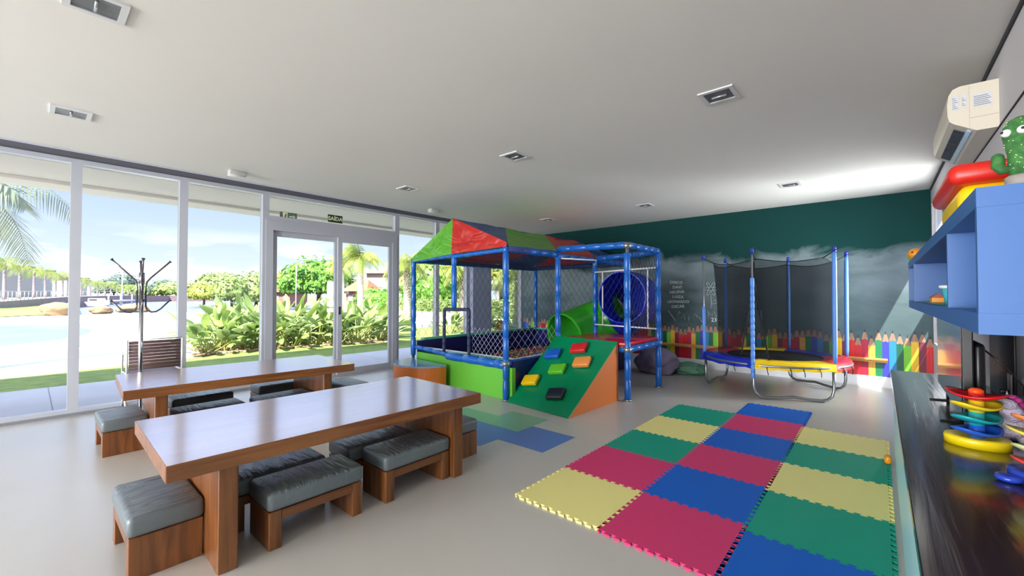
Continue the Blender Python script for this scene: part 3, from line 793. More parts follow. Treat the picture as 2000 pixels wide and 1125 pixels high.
# roof: a ridge with two slopes in three colour bands, front and back gables
def vinyl_sheet(name, c, tr_=.3):
    m = pm(name, c, .22, bump=.0)
    t = m.node_tree; b = t.nodes['Principled BSDF']; o = t.nodes['Material Output']
    tc = nd(t, 'ShaderNodeTexCoord'); mp = nd(t, 'ShaderNodeMapping'); mp.inputs['Scale'].default_value = (1.6, 1.2, 3.2); mp.inputs['Rotation'].default_value = (.3, .9, .4)
    t.links.new(tc.outputs['Object'], mp.inputs[0])
    n = nd(t, 'ShaderNodeTexNoise'); n.inputs['Scale'].default_value = 1.2; n.inputs['Detail'].default_value = 2; n.inputs['Distortion'].default_value = 1.4
    t.links.new(mp.outputs[0], n.inputs['Vector'])
    bp = nd(t, 'ShaderNodeBump'); bp.inputs['Strength'].default_value = .9; bp.inputs['Distance'].default_value = .08
    t.links.new(n.outputs['Fac'], bp.inputs['Height']); t.links.new(bp.outputs[0], b.inputs['Normal'])
    mix = nd(t, 'ShaderNodeMixShader'); mix.inputs[0].default_value = tr_
    tl = nd(t, 'ShaderNodeBsdfTranslucent'); tl.inputs[0].default_value = lin(c)
    t.links.new(b.outputs[0], mix.inputs[1]); t.links.new(tl.outputs[0], mix.inputs[2]); t.links.new(mix.outputs[0], o.inputs[0])
    return m
RB, RG, RR = vinyl_sheet('roof_blue', (56, 84, 164)), vinyl_sheet('roof_green', (104, 186, 60)), vinyl_sheet('roof_red', (206, 52, 46))
XR0, ZR = -4.715, 2.485
def sheet(name, a, b_, c, d, mat, sag=0.03, nu=8, nv=8, wr=0.012, seed=0):
    a, b_, c, d = map(Vector, (a, b_, c, d)); n = (b_-a).cross(d-a)
    if n.length < 1e-6: n = (c-a).cross(d-a)
    n.normalize(); vs = []
    if n.z < 0: n = -n
    for j in range(nv+1):
        for i in range(nu+1):
            s, t_ = i/nu, j/nv
            p = (a*(1-s)+b_*s)*(1-t_) + (d*(1-s)+c*s)*t_
            k = 4*s*(1-s)
            p = p - n*(sag*k*min(1, 4*t_*(1-t_)+.3)) + n*(wr*noise.noise(p*5+Vector((seed, 0, 0)))*min(1, 6*s*(1-s)))
            vs.append(p)
    fs = [(j*(nu+1)+i, j*(nu+1)+i+1, (j+1)*(nu+1)+i+1, (j+1)*(nu+1)+i) for j in range(nv) for i in range(nu)]
    return MB().add(vs, fs, 0, True).build(name, mat, PS, False)
yr = [4.10, 5.24, 6.34, 7.44]            # band edges along the ridge
for xe, ye in ((-3.565, [4.02, 5.14, 6.24, 7.44]), (-5.86, [4.20, 5.20, 6.30, 7.44])):
    ze = 1.985
    sheet('roof_panel', (xe, ye[0], ze), (xe + .001, ye[0] + .002, ze), (XR0, yr[1], ZR), (XR0, yr[0], ZR), RB, .03, 10, 8, .02, 1)
    sheet('roof_panel', (xe, ye[0], ze), (xe, ye[1], ze), (XR0, yr[2], ZR), (XR0, yr[1], ZR), RG, .05, 10, 8, .02, 2)
    sheet('roof_panel', (xe, ye[1], ze), (xe, ye[2], ze), (XR0, yr[3], ZR), (XR0, yr[2], ZR), RR, .05, 10, 8, .02, 3)
    sheet('roof_panel', (xe, ye[2], ze), (xe, ye[3], ze), (XR0, yr[3] + .001, ZR), (XR0, yr[3], ZR), RB, .03, 10, 8, .02, 4)
# valance strips
VB = pm('valance_blue', (20, 40, 130), .35)
MB().add([(-3.56, 4.02, 1.99), (-3.56, 5.14, 2.0), (-3.56, 5.14, 1.93), (-3.56, 4.02, 1.92)], [(0, 1, 2, 3)]).build('valance', VB, PS, False)
MB().add([(-5.86, 4.20, 1.99), (-5.84, 7.44, 1.97), (-5.84, 7.44, 1.91), (-5.86, 4.20, 1.92)], [(0, 1, 2, 3)]).build('valance', VB, PS, False)
# front gable: green half and red half with hanging hem
sheet('front_gable', (-5.87, 4.17, 1.95), (-4.715, 4.06, 2.0), (-4.713, 4.09, ZR), (-4.717, 4.09, ZR), RG, .0, 10, 10, .03, 3)
sheet('front_gable', (-4.715, 4.06, 2.0), (-3.56, 3.98, 2.03), (-4.713, 4.09, ZR), (-4.717, 4.09, ZR), RR, .0, 12, 12, .05, 8)
sheet('gable_hem', (-5.87, 4.17, 1.95), (-4.715, 4.06, 2.0), (-4.715, 4.055, 1.955), (-5.87, 4.165, 1.90), RG, .0, 6, 2, .01, 4)
sheet('gable_hem', (-4.715, 4.06, 2.0), (-3.56, 3.98, 2.03), (-3.56, 3.975, 1.975), (-4.715, 4.055, 1.955), RR, .0, 6, 2, .01, 5)
sheet('back_gable', (-5.84, 7.45, 1.97), (-3.56, 7.45, 1.97), (-4.713, 7.45, ZR), (-4.717, 7.45, ZR), RR, .0, 8, 8, .02, 6)
# climbing ramp, its own foam block
rp = thing('climbing_ramp', 'green and orange foam ramp with coloured blocks leading up to the deck', 'ramp', (-3.05, 4.45, 0))
b0, b1, b2, b3 = Vector((-3.555, 3.99, .001)), Vector((-2.575, 3.90, .001)), Vector((-2.530, 4.975, .001)), Vector((-3.50, 4.985, .001))
t2_, t3_ = Vector((-2.530, 4.975, .745)), Vector((-3.50, 4.985, .76))
m = MB(); m.add([b0, b1, b2, b3, t2_, t3_], [(3, 2, 1, 0)], 1); m.add([b0, b1, b2, b3, t2_, t3_], [(1, 2, 4), (2, 3, 5, 4), (3, 0, 5)], 1)
m.build('ramp_body', [GREENV, ORANGE], rp, False)
nrm = (b1 - b0).cross(t3_ - b0).normalized()
MB().slab([b0, b1, t2_, t3_], .012).build('ramp_face', GREENV, rp)
def ramp_pt(s, t_): return (b0*(1-s)+b1*s)*(1-t_) + (t3_*(1-s)+t2_*s)*t_
ux = (b1 - b0).normalized(); vy = nrm.cross(ux)
for s, t_, c, nm_ in ((.155, .30, (244, 200, 20), 'yellow'), (.66, .20, (30, 36, 48), 'black'), (.44, .50, (96, 190, 40), 'lime'), (.20, .70, (24, 88, 184), 'blue'), (.72, .64, (232, 146, 70), 'orange'), (.535, .83, (200, 36, 40), 'red')):
    c0 = ramp_pt(s, t_) + nrm * .013
    M = Matrix.Translation(c0) @ Matrix((( ux.x, vy.x, nrm.x, 0), (ux.y, vy.y, nrm.y, 0), (ux.z, vy.z, nrm.z, 0), (0, 0, 0, 1))) @ rz(math.radians(14))
    o = MB().rbox((-.112, -.078, 0), (.112, .078, .058), .016, 3, M=M).build('grip_block', pm('block_' + nm_, c, .28), rp)
    o['label'] = nm_ + ' grip block'
# orange step with blue top
st = thing('entry_step', 'orange half-round foam step with shiny blue top before the ball pit', 'step', (-5.3, 3.9, 0))
poly = []
for i in range(25):
    a = PI + PI * i / 24; poly.append((-5.325 + .50 * math.cos(a), 4.02 + .42 * math.sin(a)))
poly = [(-5.825, 4.16)] + poly + [(-4.825, 4.06)]
MB().prism(poly, 0.0, .30).build('step_body', ORANGE, st)
MB().prism([(p[0]*1.0, p[1]) for p in poly], .3002, .325).build('step_top', pm('step_blue', (140, 172, 208), .12), st)
# balls
bc = [(196, 50, 44), (222, 178, 60), (60, 128, 70), (52, 104, 150), (206, 110, 50), (170, 60, 90)]
bm_ = [pm('ball_%d' % i, c, .35) for i, c in enumerate(bc)]
bn = ['red', 'yellow', 'green', 'blue', 'orange', 'pink']
proto = [MB().sphere((0, 0, 0), .036, 12, 8).build('plastic_ball', m_) for m_ in bm_]
rr = random.Random(11); cand = []
def heap(x, y): return .12 + .17 * max(0, min(1, (x + 5.3) / 1.3)) + .10 * max(0, min(1, (y - 4.6) / 1.5)) + .02 * noise.noise(Vector((x*3, y*3, 0)))
y = 4.36
j = 0
while y < 7.33:
    x = -5.62 + (j % 2) * .037
    while x < -3.73:
        z = heap(x, y) + rr.uniform(-.008, .012)
        inside = (Vector((x, y, z)) - Vector((-4.16, 6.3, .64))).length < .47 or ((x + 4.1) ** 2 + (z - .72) ** 2 < .44 ** 2 and y > 6.1) or (x > -3.68)
        if not inside: cand.append((x + rr.uniform(-.004, .004), y + rr.uniform(-.004, .004), z))
        x += .0745
    y += .066; j += 1
cand.sort(key=lambda p: (0 if p[0] > -4.75 and 4.7 < p[1] < 6.9 else 1, p[1] - p[0] * .6))
first = {}
for i, p in enumerate(cand[:300]):
    k = rr.randrange(6)
    if k not in first: o = proto[k]; first[k] = 1
    else: o = proto[k].copy(); col.objects.link(o)
    o.location = p; tag(o, bn[k] + ' plastic ball lying loose in the ball pit', 'ball', 'plastic balls in the ball pit')
mb = MB()
for p in cand[300:]: mb.sphere(p, .036, 8, 6, rr.randrange(6))
for x in range(20):
    pass
gx = MB()
NX, NY = 20, 30
vs = [(-5.68 + 2.0 * i / NX, 4.28 + 3.1 * j / NY, heap(-5.68 + 2.0 * i / NX, 4.28 + 3.1 * j / NY) - .03) for j in range(NY+1) for i in range(NX+1)]
mb.add(vs, [(j*(NX+1)+i, j*(NX+1)+i+1, (j+1)*(NX+1)+i+1, (j+1)*(NX+1)+i) for j in range(NY) for i in range(NX)], 4)
o = mb.build('ball_fill', bm_, None, False); tag(o, 'rest of the coloured balls filling the pit', 'ball', kind='stuff')

# bean bags behind the deck
def blob(name, c, r, sc, mat, amp=.12, fr=2.0, parent=None, flat=True):
    bm = bmesh.new(); bmesh.ops.create_icosphere(bm, subdivisions=5, radius=1)
    for v in bm.verts:
        n = noise.noise(v.co * fr + Vector(c)) * amp + abs(noise.noise(v.co * fr * 2.2)) * amp * .5
        p = v.co * (1 - n); v.co = Vector((p.x * r * sc[0], p.y * r * sc[1], max(p.z, -.72) * r * sc[2] + .72 * r * sc[2]))
    return MB().bm(bm, 0, T(*c)).build(name, mat, parent)
bb = blob('bean_bag', (-2.93, 7.22, 0.002), .36, (1.0, .72, .72), pm('lilac_grey_fabric', (134, 124, 150), .8, bump=.2, bscale=12), .22, 1.7)
tag(bb, 'slumped lilac grey bean bag behind the play frame posts', 'bean bag')
gb = blob('floor_cushion', (-2.52, 7.55, 0.002), .30, (1.1, .8, .36), pm('sage_green_fabric', (92, 140, 116), .85, bump=.2, bscale=12), .25, 2.2)
tag(gb, 'flattened sage green floor cushion beside the bean bag', 'cushion')

# ================================================================== TRAMPOLINE
tr = thing('trampoline', 'small hexagonal trampoline with black safety net and blue padded poles', 'trampoline', (-1.175, 7.15, 0))
TC = Vector((-1.175, 7.15, 0)); TR_, TA, TZ = .925, .443, .47
def hx(r, a, z): return TC + Vector((r * math.cos(a), r * math.sin(a), z))
MB().lathe([(.0, TZ - .012), (.70, TZ - .012), (.70, TZ), (0, TZ)], TC, 48).build('jumping_mat', pm('black_mat', (10, 11, 16), .6), tr)
padc = [pm('pad_yellow', (240, 200, 10), .3, bump=.2, bscale=9), pm('pad_red', (190, 34, 50), .3, bump=.2, bscale=9), pm('pad_yellow', (240, 200, 10)), pm('pad_blue', (14, 40, 170), .3, bump=.2, bscale=9)]
PY, PR_, PBL = padc[0], padc[1], padc[3]
# segments between pole angles; the near one is yellow, left of it blue, right red
segs = []
for k in range(6):
    a0 = TA + k * PI / 3; a1 = a0 + PI / 3
    mid = TC + Vector((math.cos((a0+a1)/2), math.sin((a0+a1)/2), 0))
    segs.append((a0, a1))
def seg_col(k):
    # angle of middle of segment, degrees
    d = math.degrees(TA + (k + .5) * PI / 3) % 360
    if 260 < d < 320: return PY      # towards the viewer
    if 200 < d <= 260: return PBL
    if d >= 320 or d < 25: return PR_
    if 25 <= d < 85: return PBL
    if 85 <= d < 150: return PY
    return PR_
for k, (a0, a1) in enumerate(segs):
    vs = []; n = 10
    for i in range(n + 1):
        a = a0 + (a1 - a0) * i / n; w_ = .008 * math.sin(i * 2.3)
        ro = .90 + .03 * (1 if i in (0, n) else 0)
        for r, z in ((.60, TZ + .012), (.68, TZ + .028), (.84, TZ + .034 + w_), (ro, TZ + .02), (ro + .018, TZ - .075 + w_)): vs.append(hx(r, a, z))
    fs = [(i*5+j, i*5+j+1, (i+1)*5+j+1, (i+1)*5+j) for i in range(n) for j in range(4)]
    MB().add(vs, fs, 0, True).build('edge_pad', seg_col(k), tr, False)
ring = [hx(.90, 2*PI*i/48, TZ - .03) for i in range(48)]
MB().tube(ring, .019, 8, closed=True).build('frame_ring', STEEL, tr)
FOAM = pm('light_blue_foam', (88, 142, 226), .45, bump=.15, bscale=40)
PCAP = pm('cap_blue', (26, 40, 150), .3)
bare = {}
for k in range(6):
    a = TA + k * PI / 3; d = math.degrees(a) % 360
    r = TR_ if abs(d) else TR_
    zb = .50; 
    foot = .50 if 255 > d > 230 or 260 < d < 280 else .42
    pole = MB().tube([hx(.915, a, .38), hx(.925, a, 1.92)], .0125, 8).build('pole', STEEL, tr)
    ztop = 1.90
    u = (d)
    if 170 < d < 215: ztop = 1.18      # left pole, foam slipped down
    elif 230 < d < 280: ztop = 1.58     # near pole
    zlo = .40 if 230 < d < 280 else .50
    if zlo == .40: zlo = .27
    pad(MB(), hx(.917 if zlo > .3 else .93, a, zlo), hx(.925, a, ztop), .026, seg=(.09 if 230 < d < 280 else 2.5), jit=.1, seed=k).build('pole_foam', FOAM, pole)
    MB().sphere(hx(.925, a, 1.945), .022, 10, 8, sc=(1, 1, 1.3)).tube([hx(.925, a, 1.90), hx(.925, a, 1.93)], .024, 10).build('pole_cap', PCAP, pole)
# net as a mesh cylinder hung from the poles
NR, NZ0, NZ1 = .72, TZ + .002, 1.84
vs = []; n = 72; gap0 = math.radians(262); gw = math.radians(14)
mbn = MB()
rows = 8
for j in range(rows + 1):
    t_ = j / rows
    for i in range(n + 1):
        a = 2 * PI * i / n
        sagz = .05 * math.sin(((a - TA) % (PI/3)) / (PI/3) * PI)
        r = NR - .03 * math.sin(t_ * PI) + .012 * math.sin(9 * a + 3 * t_)
        r += .10 * t_ * (abs(math.cos(3 * (a - TA))) ** 3) * 0.6
        vs.append(hx(r, a, NZ0 + (NZ1 - sagz - NZ0) * t_))
fs = []
for j in range(rows):
    for i in range(n):
        am = 2*PI*(i+.5)/n; t_ = (j + .5) / rows
        if abs(am - gap0) < gw * max(0, (1 - t_ * 1.25)): continue
        fs.append((j*(n+1)+i, j*(n+1)+i+1, (j+1)*(n+1)+i+1, (j+1)*(n+1)+i))
mbn.add(vs, fs, 0, True).build('safety_net', NETFAB, tr, False)
BL = pm('black_webbing', (18, 18, 22), .8)
top = [hx(NR + .06 * abs(math.cos(3 * (2*PI*i/72 - TA))) ** 3, 2*PI*i/72, NZ1 - .05 * math.sin(((2*PI*i/72 - TA) % (PI/3)) / (PI/3) * PI)) for i in range(72)]
MB().tube(top, .006, 5, closed=True).build('net_hem', BL, tr)
sm_ = MB()
for s in (-1, 1):
    sm_.tube([hx(NR + .005, gap0 + s * gw * max(.04, (1 - t_ / 10 * 1.25)), NZ0 + .02 + (NZ1 - .06 - NZ0) * t_ / 10) for t_ in range(11)], .011, 6)
sm_.build('net_opening_trim', BL, tr)
for k in range(6):
    a = TA + k * PI / 3
    MB().tube([hx(NR + .05, a, NZ1 - .01), hx(.92, a, 1.905)], .007, 5).build('tie_strap', BL, tr)
mb = MB()
for a in (250, 275, 291, 300, 312, 335, 350, 210, 20):
    a = math.radians(a); mb.tube([hx(.915, a, TZ - .04), hx(.93, a + .01, TZ - .09), hx(.92, a + .02, TZ - .14)], .005, 5)
mb.build('elastic_tie', BL, tr)
# U shaped legs joining pole k and k+1
for ka, kb in ((4, 5), (3, 2), (0, 1)):
    a0 = TA + ka * PI / 3; a1 = TA + kb * PI / 3
    p0, p1 = hx(.90, a0, 0), hx(.90, a1, 0); u = (p1 - p0); L = u.length; u.normalize()
    def q(s, z): p = p0 + u * s; return Vector((p.x, p.y, z))
    pts = [q(0, TZ - .04), q(0, .16), q(.02, .08), q(.07, .035), q(.14, .020), q(L*.34, .030), q(L/2, .048), q(L*.66, .030), q(L-.14, .020), q(L-.07, .035), q(L-.02, .08), q(L, .16), q(L, TZ - .04)]
    MB().tube(pts, .0185, 10).build('leg', STEEL, tr)

# ================================================================== COUNTER, TELEVISION, SHELF
XC = 0.066
CT = thing('counter', 'long low counter with dark glossy wooden top along the right wall', 'counter', (0.3, 2.0, 0))
dw = wood_mat('dark_counter_wood', (58, 40, 30), (30, 20, 16), 'Y', rough=.22, coat=.6, fine=9, bump=.55)
MB().rbox((XC, -1.2, .685), (XR - .003, 4.80, .72), .003, 1, smooth=False).build('worktop', dw, CT)
MB().box((XC + .018, -1.2, .0), (XC + .036, 4.78, .6845)).build('front_panel', pm('pale_teal_laminate', (178, 222, 222), .4), CT)
MB().box((XC + .038, 4.755, 0), (XR - .003, 4.78, .6845)).build('end_panel', pm('white_laminate', (222, 222, 220), .4), CT)
# television
TV = thing('television', 'flat television on two splayed feet facing across the counter', 'television', (.33, 3.3, .72))
MB().rbox((.282, 2.79, .790), (.318, 3.83, 1.218), .005, 2, smooth=False).build('housing', BLACK, TV)
MB().box((.2795, 2.80, .802), (.2815, 3.82, 1.208)).build('screen', pm('black_screen', (24, 24, 26), .04, coat=1.0, spec=1.0), TV)
MB().rbox((.3182, 2.86, .80), (.365, 3.76, 1.13), .02, 2).build('rear_housing', BLACK, TV)
for y in (3.02, 3.60):
    MB().prism([(.225, y), (.31, y + .035), (.40, y + .02), (.40, y), (.31, y + .012)], .7205, .728).build('foot', BLACK, TV)
    MB().tube([(.305, y + .022, .728), (.305, y + .03, .80)], .008, 6).build('foot_stem', BLACK, TV)
cb = MB().tube([(.368, 3.0, 1.10), (.44, 3.0, 1.02), (.50, 3.02, .93), (.51, 3.04, .80), (.50, 3.05, .724)], .004, 6).tube([(.368, 2.95, .86), (.43, 2.92, .86), (.48, 2.86, .80), (.49, 2.84, .726)], .004, 6)
tag(cb.build('power_cable', BLACK), 'thin black cable hanging behind the television', 'cable')
# dark panel and sockets on the wall
o = MB().rbox((XR - .012, 3.55, .722), (XR - .0005, 4.22, 1.233), .003, 1).build('wall_panel', pm('dark_brown_panel', (44, 40, 38), .5)); tag(o, 'dark panel fixed on the wall between counter and blue shelf', 'panel')
def socket(y, z, x0, lab, plug):
    s = thing('socket_plate', lab, 'socket', (x0, y, z))
    MB().rbox((x0 - .008, y - .04, z - .06), (x0 - .0002, y + .04, z + .06), .003, 2).build('plate', pm('socket_' + ('grey' if plug else 'white'), (150, 148, 144) if plug else (214, 212, 216), .4), s)
    if plug: MB().rbox((x0 - .045, y - .015, z - .055), (x0 - .0082, y + .015, z - .03), .004, 2).build('plug', BLACK, s)
socket(3.62, .85, XR - .012, 'grey socket plate with black plug on the dark panel', True)
socket(3.37, .86, XR, 'white socket plate on the wall right of the dark panel', False)

# wall shelf
SB = pm('blue_laminate', (52, 100, 164), .42); SBD = pm('blue_laminate_back', (40, 90, 156), .5)
XS, SY0, SY1, SZ0, SZ1 = .22, 1.835, 5.60, 1.236, 1.668
SH = thing('wall_shelf', 'long blue open shelf unit hung on the right wall above the television', 'shelf', (.4, 3.7, SZ0))
MB().box((XS, SY0, SZ0), (XR - .002, SY1, SZ0 + .062)).build('bottom_board', SB, SH)
MB().box((XS, SY0, SZ1 - .058), (XR - .002, SY1, SZ1)).build('top_board', SB, SH)
for y in (SY0, 2.55, 4.82, SY1 - .03):
    MB().box((XS + .001, y + .001, SZ0 + .0622), (XR - .002, y + .030, SZ1 - .0582)).build('divider', SB, SH)
MB().box((XR - .012, SY0 + .031, SZ0 + .0622), (XR - .002, SY1 - .03, SZ1 - .0582)).build('back_board', SBD, SH)
# toys inside and on top
GRT = pm('toy_green', (60, 150, 60), .45); ORT = pm('toy_orange', (240, 150, 30), .45)
t = thing('toy_house', 'tiny orange toy house on a green base inside the blue shelf', 'toy', (.29, 4.3, 1.30))
MB().rbox((.235, 3.35, 1.2985), (.36, 4.05, 1.306), .003, 1).build('green_base', pm('base_green', (58, 130, 96), .5), t)
MB().box((.25, 3.70, 1.3062), (.31, 3.86, 1.335)).build('house_walls', ORT, t)
MB().add([(.245, 3.69, 1.335), (.315, 3.69, 1.335), (.28, 3.69, 1.362), (.245, 3.87, 1.335), (.315, 3.87, 1.335), (.28, 3.87, 1.362)], [(0, 1, 2), (3, 5, 4), (0, 2, 5, 3), (1, 4, 5, 2), (0, 3, 4, 1)]).build('house_roof', pm('toy_brown', (150, 70, 30), .5), t)
t = thing('toy_cup', 'teal toy cup with white rim inside the blue shelf', 'cup', (.31, 3.2, 1.30))
MB().lathe([(.028, 1.2985), (.036, 1.345), (.042, 1.385)], (.29, 3.14, 0), 20).build('cup_body', pm('toy_teal', (60, 170, 180), .35), t)
MB().lathe([(.043, 1.3852), (.052, 1.390), (.052, 1.402), (.040, 1.402)], (.29, 3.14, 0), 20).build('cup_rim', pm('toy_white', (228, 230, 230), .4), t)
t = thing('caterpillar_toy', 'small orange and green soft toy with black eyes on the far end of the shelf', 'soft toy', (.27, 5.2, SZ1))
MB().sphere((.262, 5.33, SZ1 + .062), .052, 14, 10, sc=(1.1, 1.3, 1)).build('orange_head', ORT, t)
MB().sphere((.255, 5.46, SZ1 + .034), .034, 14, 10, sc=(1.3, 1.5, 1)).build('green_body', pm('toy_lime', (110, 180, 40), .5), t)
MB().sphere((.235, 5.275, SZ1 + .075), .008, 8, 6).sphere((.236, 5.42, SZ1 + .045), .007, 8, 6).build('eyes', BLACK, t)
t = MB().sphere((.30, 4.0, SZ1 + .033), .033, 14, 10).build('toy_ball', pm('toy_dkgreen', (20, 96, 76), .4)); tag(t, 'small dark green ball on the shelf behind the yellow tub', 'ball')
# yellow tub with red lid
t = thing('toy_tub', 'yellow plastic tub with rounded red lid on top of the blue shelf', 'toy box', (.33, 2.8, SZ1))
MB().rbox((.245, 2.44, SZ1 + .0005), (.42, 3.06, 1.80), .05, 5).build('tub_body', pm('tub_yellow', (244, 204, 20), .32), t)
MB().rbox((.215, 2.40, 1.788), (.445, 3.10, 1.872), .034, 4).build('lid', pm('lid_red', (206, 34, 20), .35), t)
# cactus toy
cg = leafc = pm('plush_green', (46, 96, 48), .9, c2=(66, 122, 60), vscale=60)
ca = thing('cactus_toy', 'green spotted cactus soft toy with white eyes and purple ears on the shelf', 'soft toy', (.305, 2.0, SZ1))
cxx, cyy = .345, 2.05
MB().rbox((cxx - .06, cyy - .05, SZ1 + .0005), (cxx + .06, cyy + .05, SZ1 + .02), .009, 3).build('base_disc', pm('base_lime', (70, 200, 60), .4), ca)
MB().lathe([(.028, SZ1 + .0205), (.036, SZ1 + .03), (.038, SZ1 + .055), (.03, SZ1 + .062)], (cxx, cyy, 0), 18).build('pot', pm('pot_grey', (150, 140, 136), .6), ca)
spots = MB(); body = MB()
prof = [(0.0, .055), (.026, .06), (.030, .09), (.030, .13), (.036, .16), (.041, .19), (.039, .215), (.028, .236), (.012, .246), (0, .248)]
body.lathe([(r, SZ1 + z) for r, z in prof], (cxx, cyy, 0), 24)
for s, zz in ((-1, .085), (1, .10)):
    p = [(cxx + s * .02, cyy, SZ1 + zz), (cxx + s * .042, cyy, SZ1 + zz - .002), (cxx + s * .050, cyy, SZ1 + zz + .012), (cxx + s * .050, cyy, SZ1 + zz + .04)]
    body.tube(p, [.012, .014, .016, .015], 12); body.sphere(p[-1], .015, 12, 8)
body.build('cactus_body', cg, ca)
rr = random.Random(2)
for i in range(90):
    a = rr.uniform(0, 2*PI); z = rr.uniform(.07, .235)
    for q_ in range(len(prof) - 1):
        if prof[q_][1] <= z <= prof[q_+1][1]:
            f_ = (z - prof[q_][1]) / (prof[q_+1][1] - prof[q_][1]); r = prof[q_][0] * (1-f_) + prof[q_+1][0] * f_
    spots.sphere((cxx + r * math.cos(a), cyy + r * math.sin(a), SZ1 + z), .0018, 6, 4)
spots.build('pale_spots', pm('pale_spot', (190, 214, 150), .8), ca)
for (dx, dy) in ((-.034, -.022), (-.004, -.042)):
    e_ = MB().sphere((cxx + dx, cyy + dy, SZ1 + .195), .0125, 14, 10).build('eye', pm('eye_white', (236, 236, 230), .4), ca)
    MB().sphere((cxx + dx * 1.28, cyy + dy * 1.28, SZ1 + .197), .0045, 8, 6).build('pupil', BLACK, e_)
MB().sphere((cxx + .038, cyy - .012, SZ1 + .20), .018, 12, 8, sc=(.9, .8, 1)).sphere((cxx - .0, cyy + .04, SZ1 + .20), .018, 12, 8).build('purple_ears', pm('plush_purple', (140, 100, 210), .9), ca)

# ball run towers
def dish(c, r, z, lift, mat_name, c_, parent, ang):
    """long shallow saucer with raised tips"""
    n, mrow = 28, 5; vs = []; 
    for j in range(mrow + 1):
        t_ = j / mrow
        for i in range(n):
            a = 2 * PI * i / n; ex = r * t_; x = ex * math.cos(a); y = ex * .72 * math.sin(a)
            h = lift * (t_ ** 2) * (.45 + .55 * abs(math.cos(a)) ** 2)
            v = Vector((x, y, h)); v.rotate(Matrix.Rotation(ang, 3, 'Z')); vs.append(Vector(c) + v + Vector((0, 0, z)))
    vs2 = [v - Vector((0, 0, .008)) for v in vs]
    mb = MB(); N_ = len(vs)
    f = [(j*n+i, j*n+(i+1)%n, (j+1)*n+(i+1)%n, (j+1)*n+i) for j in range(mrow) for i in range(n)]
    f2 = [tuple(N_ + k for k in q)[::-1] for q in f]
    rim = [(mrow*n+i, mrow*n+(i+1)%n, N_+mrow*n+(i+1)%n, N_+mrow*n+i) for i in range(n)]
    mb.add(vs + vs2, f + f2 + rim, 0, True)
    return mb.build('dish', pm(mat_name, c_, .3), parent)
def tower(name, label, c, R, base_c, levels, topc, parent_extra=None):
    t = thing(name, label, 'toy', c)
    x, y, z0 = c
    MB().lathe([(R, .0005), (R * 1.02, .03), (R * .98, .038), (R * .6, .036), (.02, .036)], c, 32, sy=.85).build('base', pm('tower_base_%s' % label[:6], base_c, .3), t)
    z = .036
    for i, (hh, c_, ang, rr_) in enumerate(levels):
        MB().lathe([(.025, z), (.023, z + hh)], c, 18).build('stem', pm('tower_col_%d_%s' % (i, label[:6]), c_, .3), t)
        dish((x, y, z0), rr_, z + hh * .25, .034, 'tower_dish_%d_%s' % (i, label[:6]), c_, t, ang)
        z += hh
    MB().lathe([(.024, z), (.023, z + .012), (.014, z + .020), (.0, z + .021)], c, 16).build('top_knob', pm('knob_%s' % label[:6], topc, .35), t)
    return t
tower('ball_run_toy', 'yellow based ball run toy with blue, teal, yellow and red dishes beside the television', (.305, 2.63, .72), .098, (236, 208, 20),
      [(.05, (30, 90, 200), .9, .095), (.055, (30, 160, 168), 1.0, .097), (.048, (228, 200, 30), .8, .092), (.03, (200, 20, 30), -.4, .095)], (240, 80, 20))
tower('ball_run_toy', 'second ball run toy with orange, cream and green dishes at the right edge', (.415, 2.24, .72), .085, (30, 60, 160),
      [(.05, (214, 60, 50), .2, .08), (.05, (196, 206, 150), .7, .088), (.05, (214, 200, 80), .1, .088), (.045, (224, 130, 80), .6, .085)], (230, 120, 60))
o = MB().lathe([(.020, .0), (.030, .004), (.034, .012), (.030, .02), (.022, .022)], (.325, 2.19, .7205), 24).build('toy_ring', pm('ring_blue', (36, 70, 190), .2)); tag(o, 'shiny blue toy ring lying on the dark counter', 'toy ring')
o = MB().lathe([(.018, .0), (.022, .01), (.016, .10), (.013, .12), (0, .122)], (.365, 1.98, .7205), 20).build('toy_skittle', pm('mustard_plastic', (222, 160, 30), .35)); tag(o, 'mustard yellow toy peg at the right edge of the counter', 'toy')
# plush unicorn
pl = thing('unicorn_plush', 'pale lilac plush toy with pink mane slumped against the wall on the counter', 'soft toy', (.44, 2.85, .72))
FUR = pm('lilac_fur', (206, 194, 214), .95, bump=.7, bscale=90); PK = pm('pink_yarn', (196, 60, 140), .9, bump=.5, bscale=80)
def softbody(name, parts, mat, par):
    mb = MB()
    for c, r, sc in parts: mb.sphere(c, r, 16, 12, sc=sc)
    return mb.build(name, mat, par)
softbody('body', [((.43, 2.82, .772), .052, (1, 1, 1)), ((.425, 2.78, .845), .036, (1, 1.1, 1.15)), ((.405, 2.75, .885), .026, (1.3, 1, .9)), ((.39, 2.78, .74), .02, (1.6, 1, .9)), ((.455, 2.76, .74), .02, (1, 1.6, .9)), ((.48, 2.82, .80), .018, (1.6, 1, 1))], FUR, pl)
softbody('mane', [((.442, 2.79, .90), .016, (1, 1, .9)), ((.428, 2.775, .915), .012, (1.2, 1, .8)), ((.455, 2.81, .875), .014, (1, 1, 1.4))], PK, pl)
MB().lathe([(.006, .0), (0, .03)], (.41, 2.76, .915), 10).build('horn', pm('horn_silver', (200, 196, 204), .4), pl)
# small orange toy on floor by the counter
o = MB().rbox((.018, 4.47, .0135), (.062, 4.56, .075), .02, 4).build('toy_block', pm('amber_plastic', (224, 140, 10), .3)); tag(o, 'small orange toy lying on the floor against the counter front', 'toy')
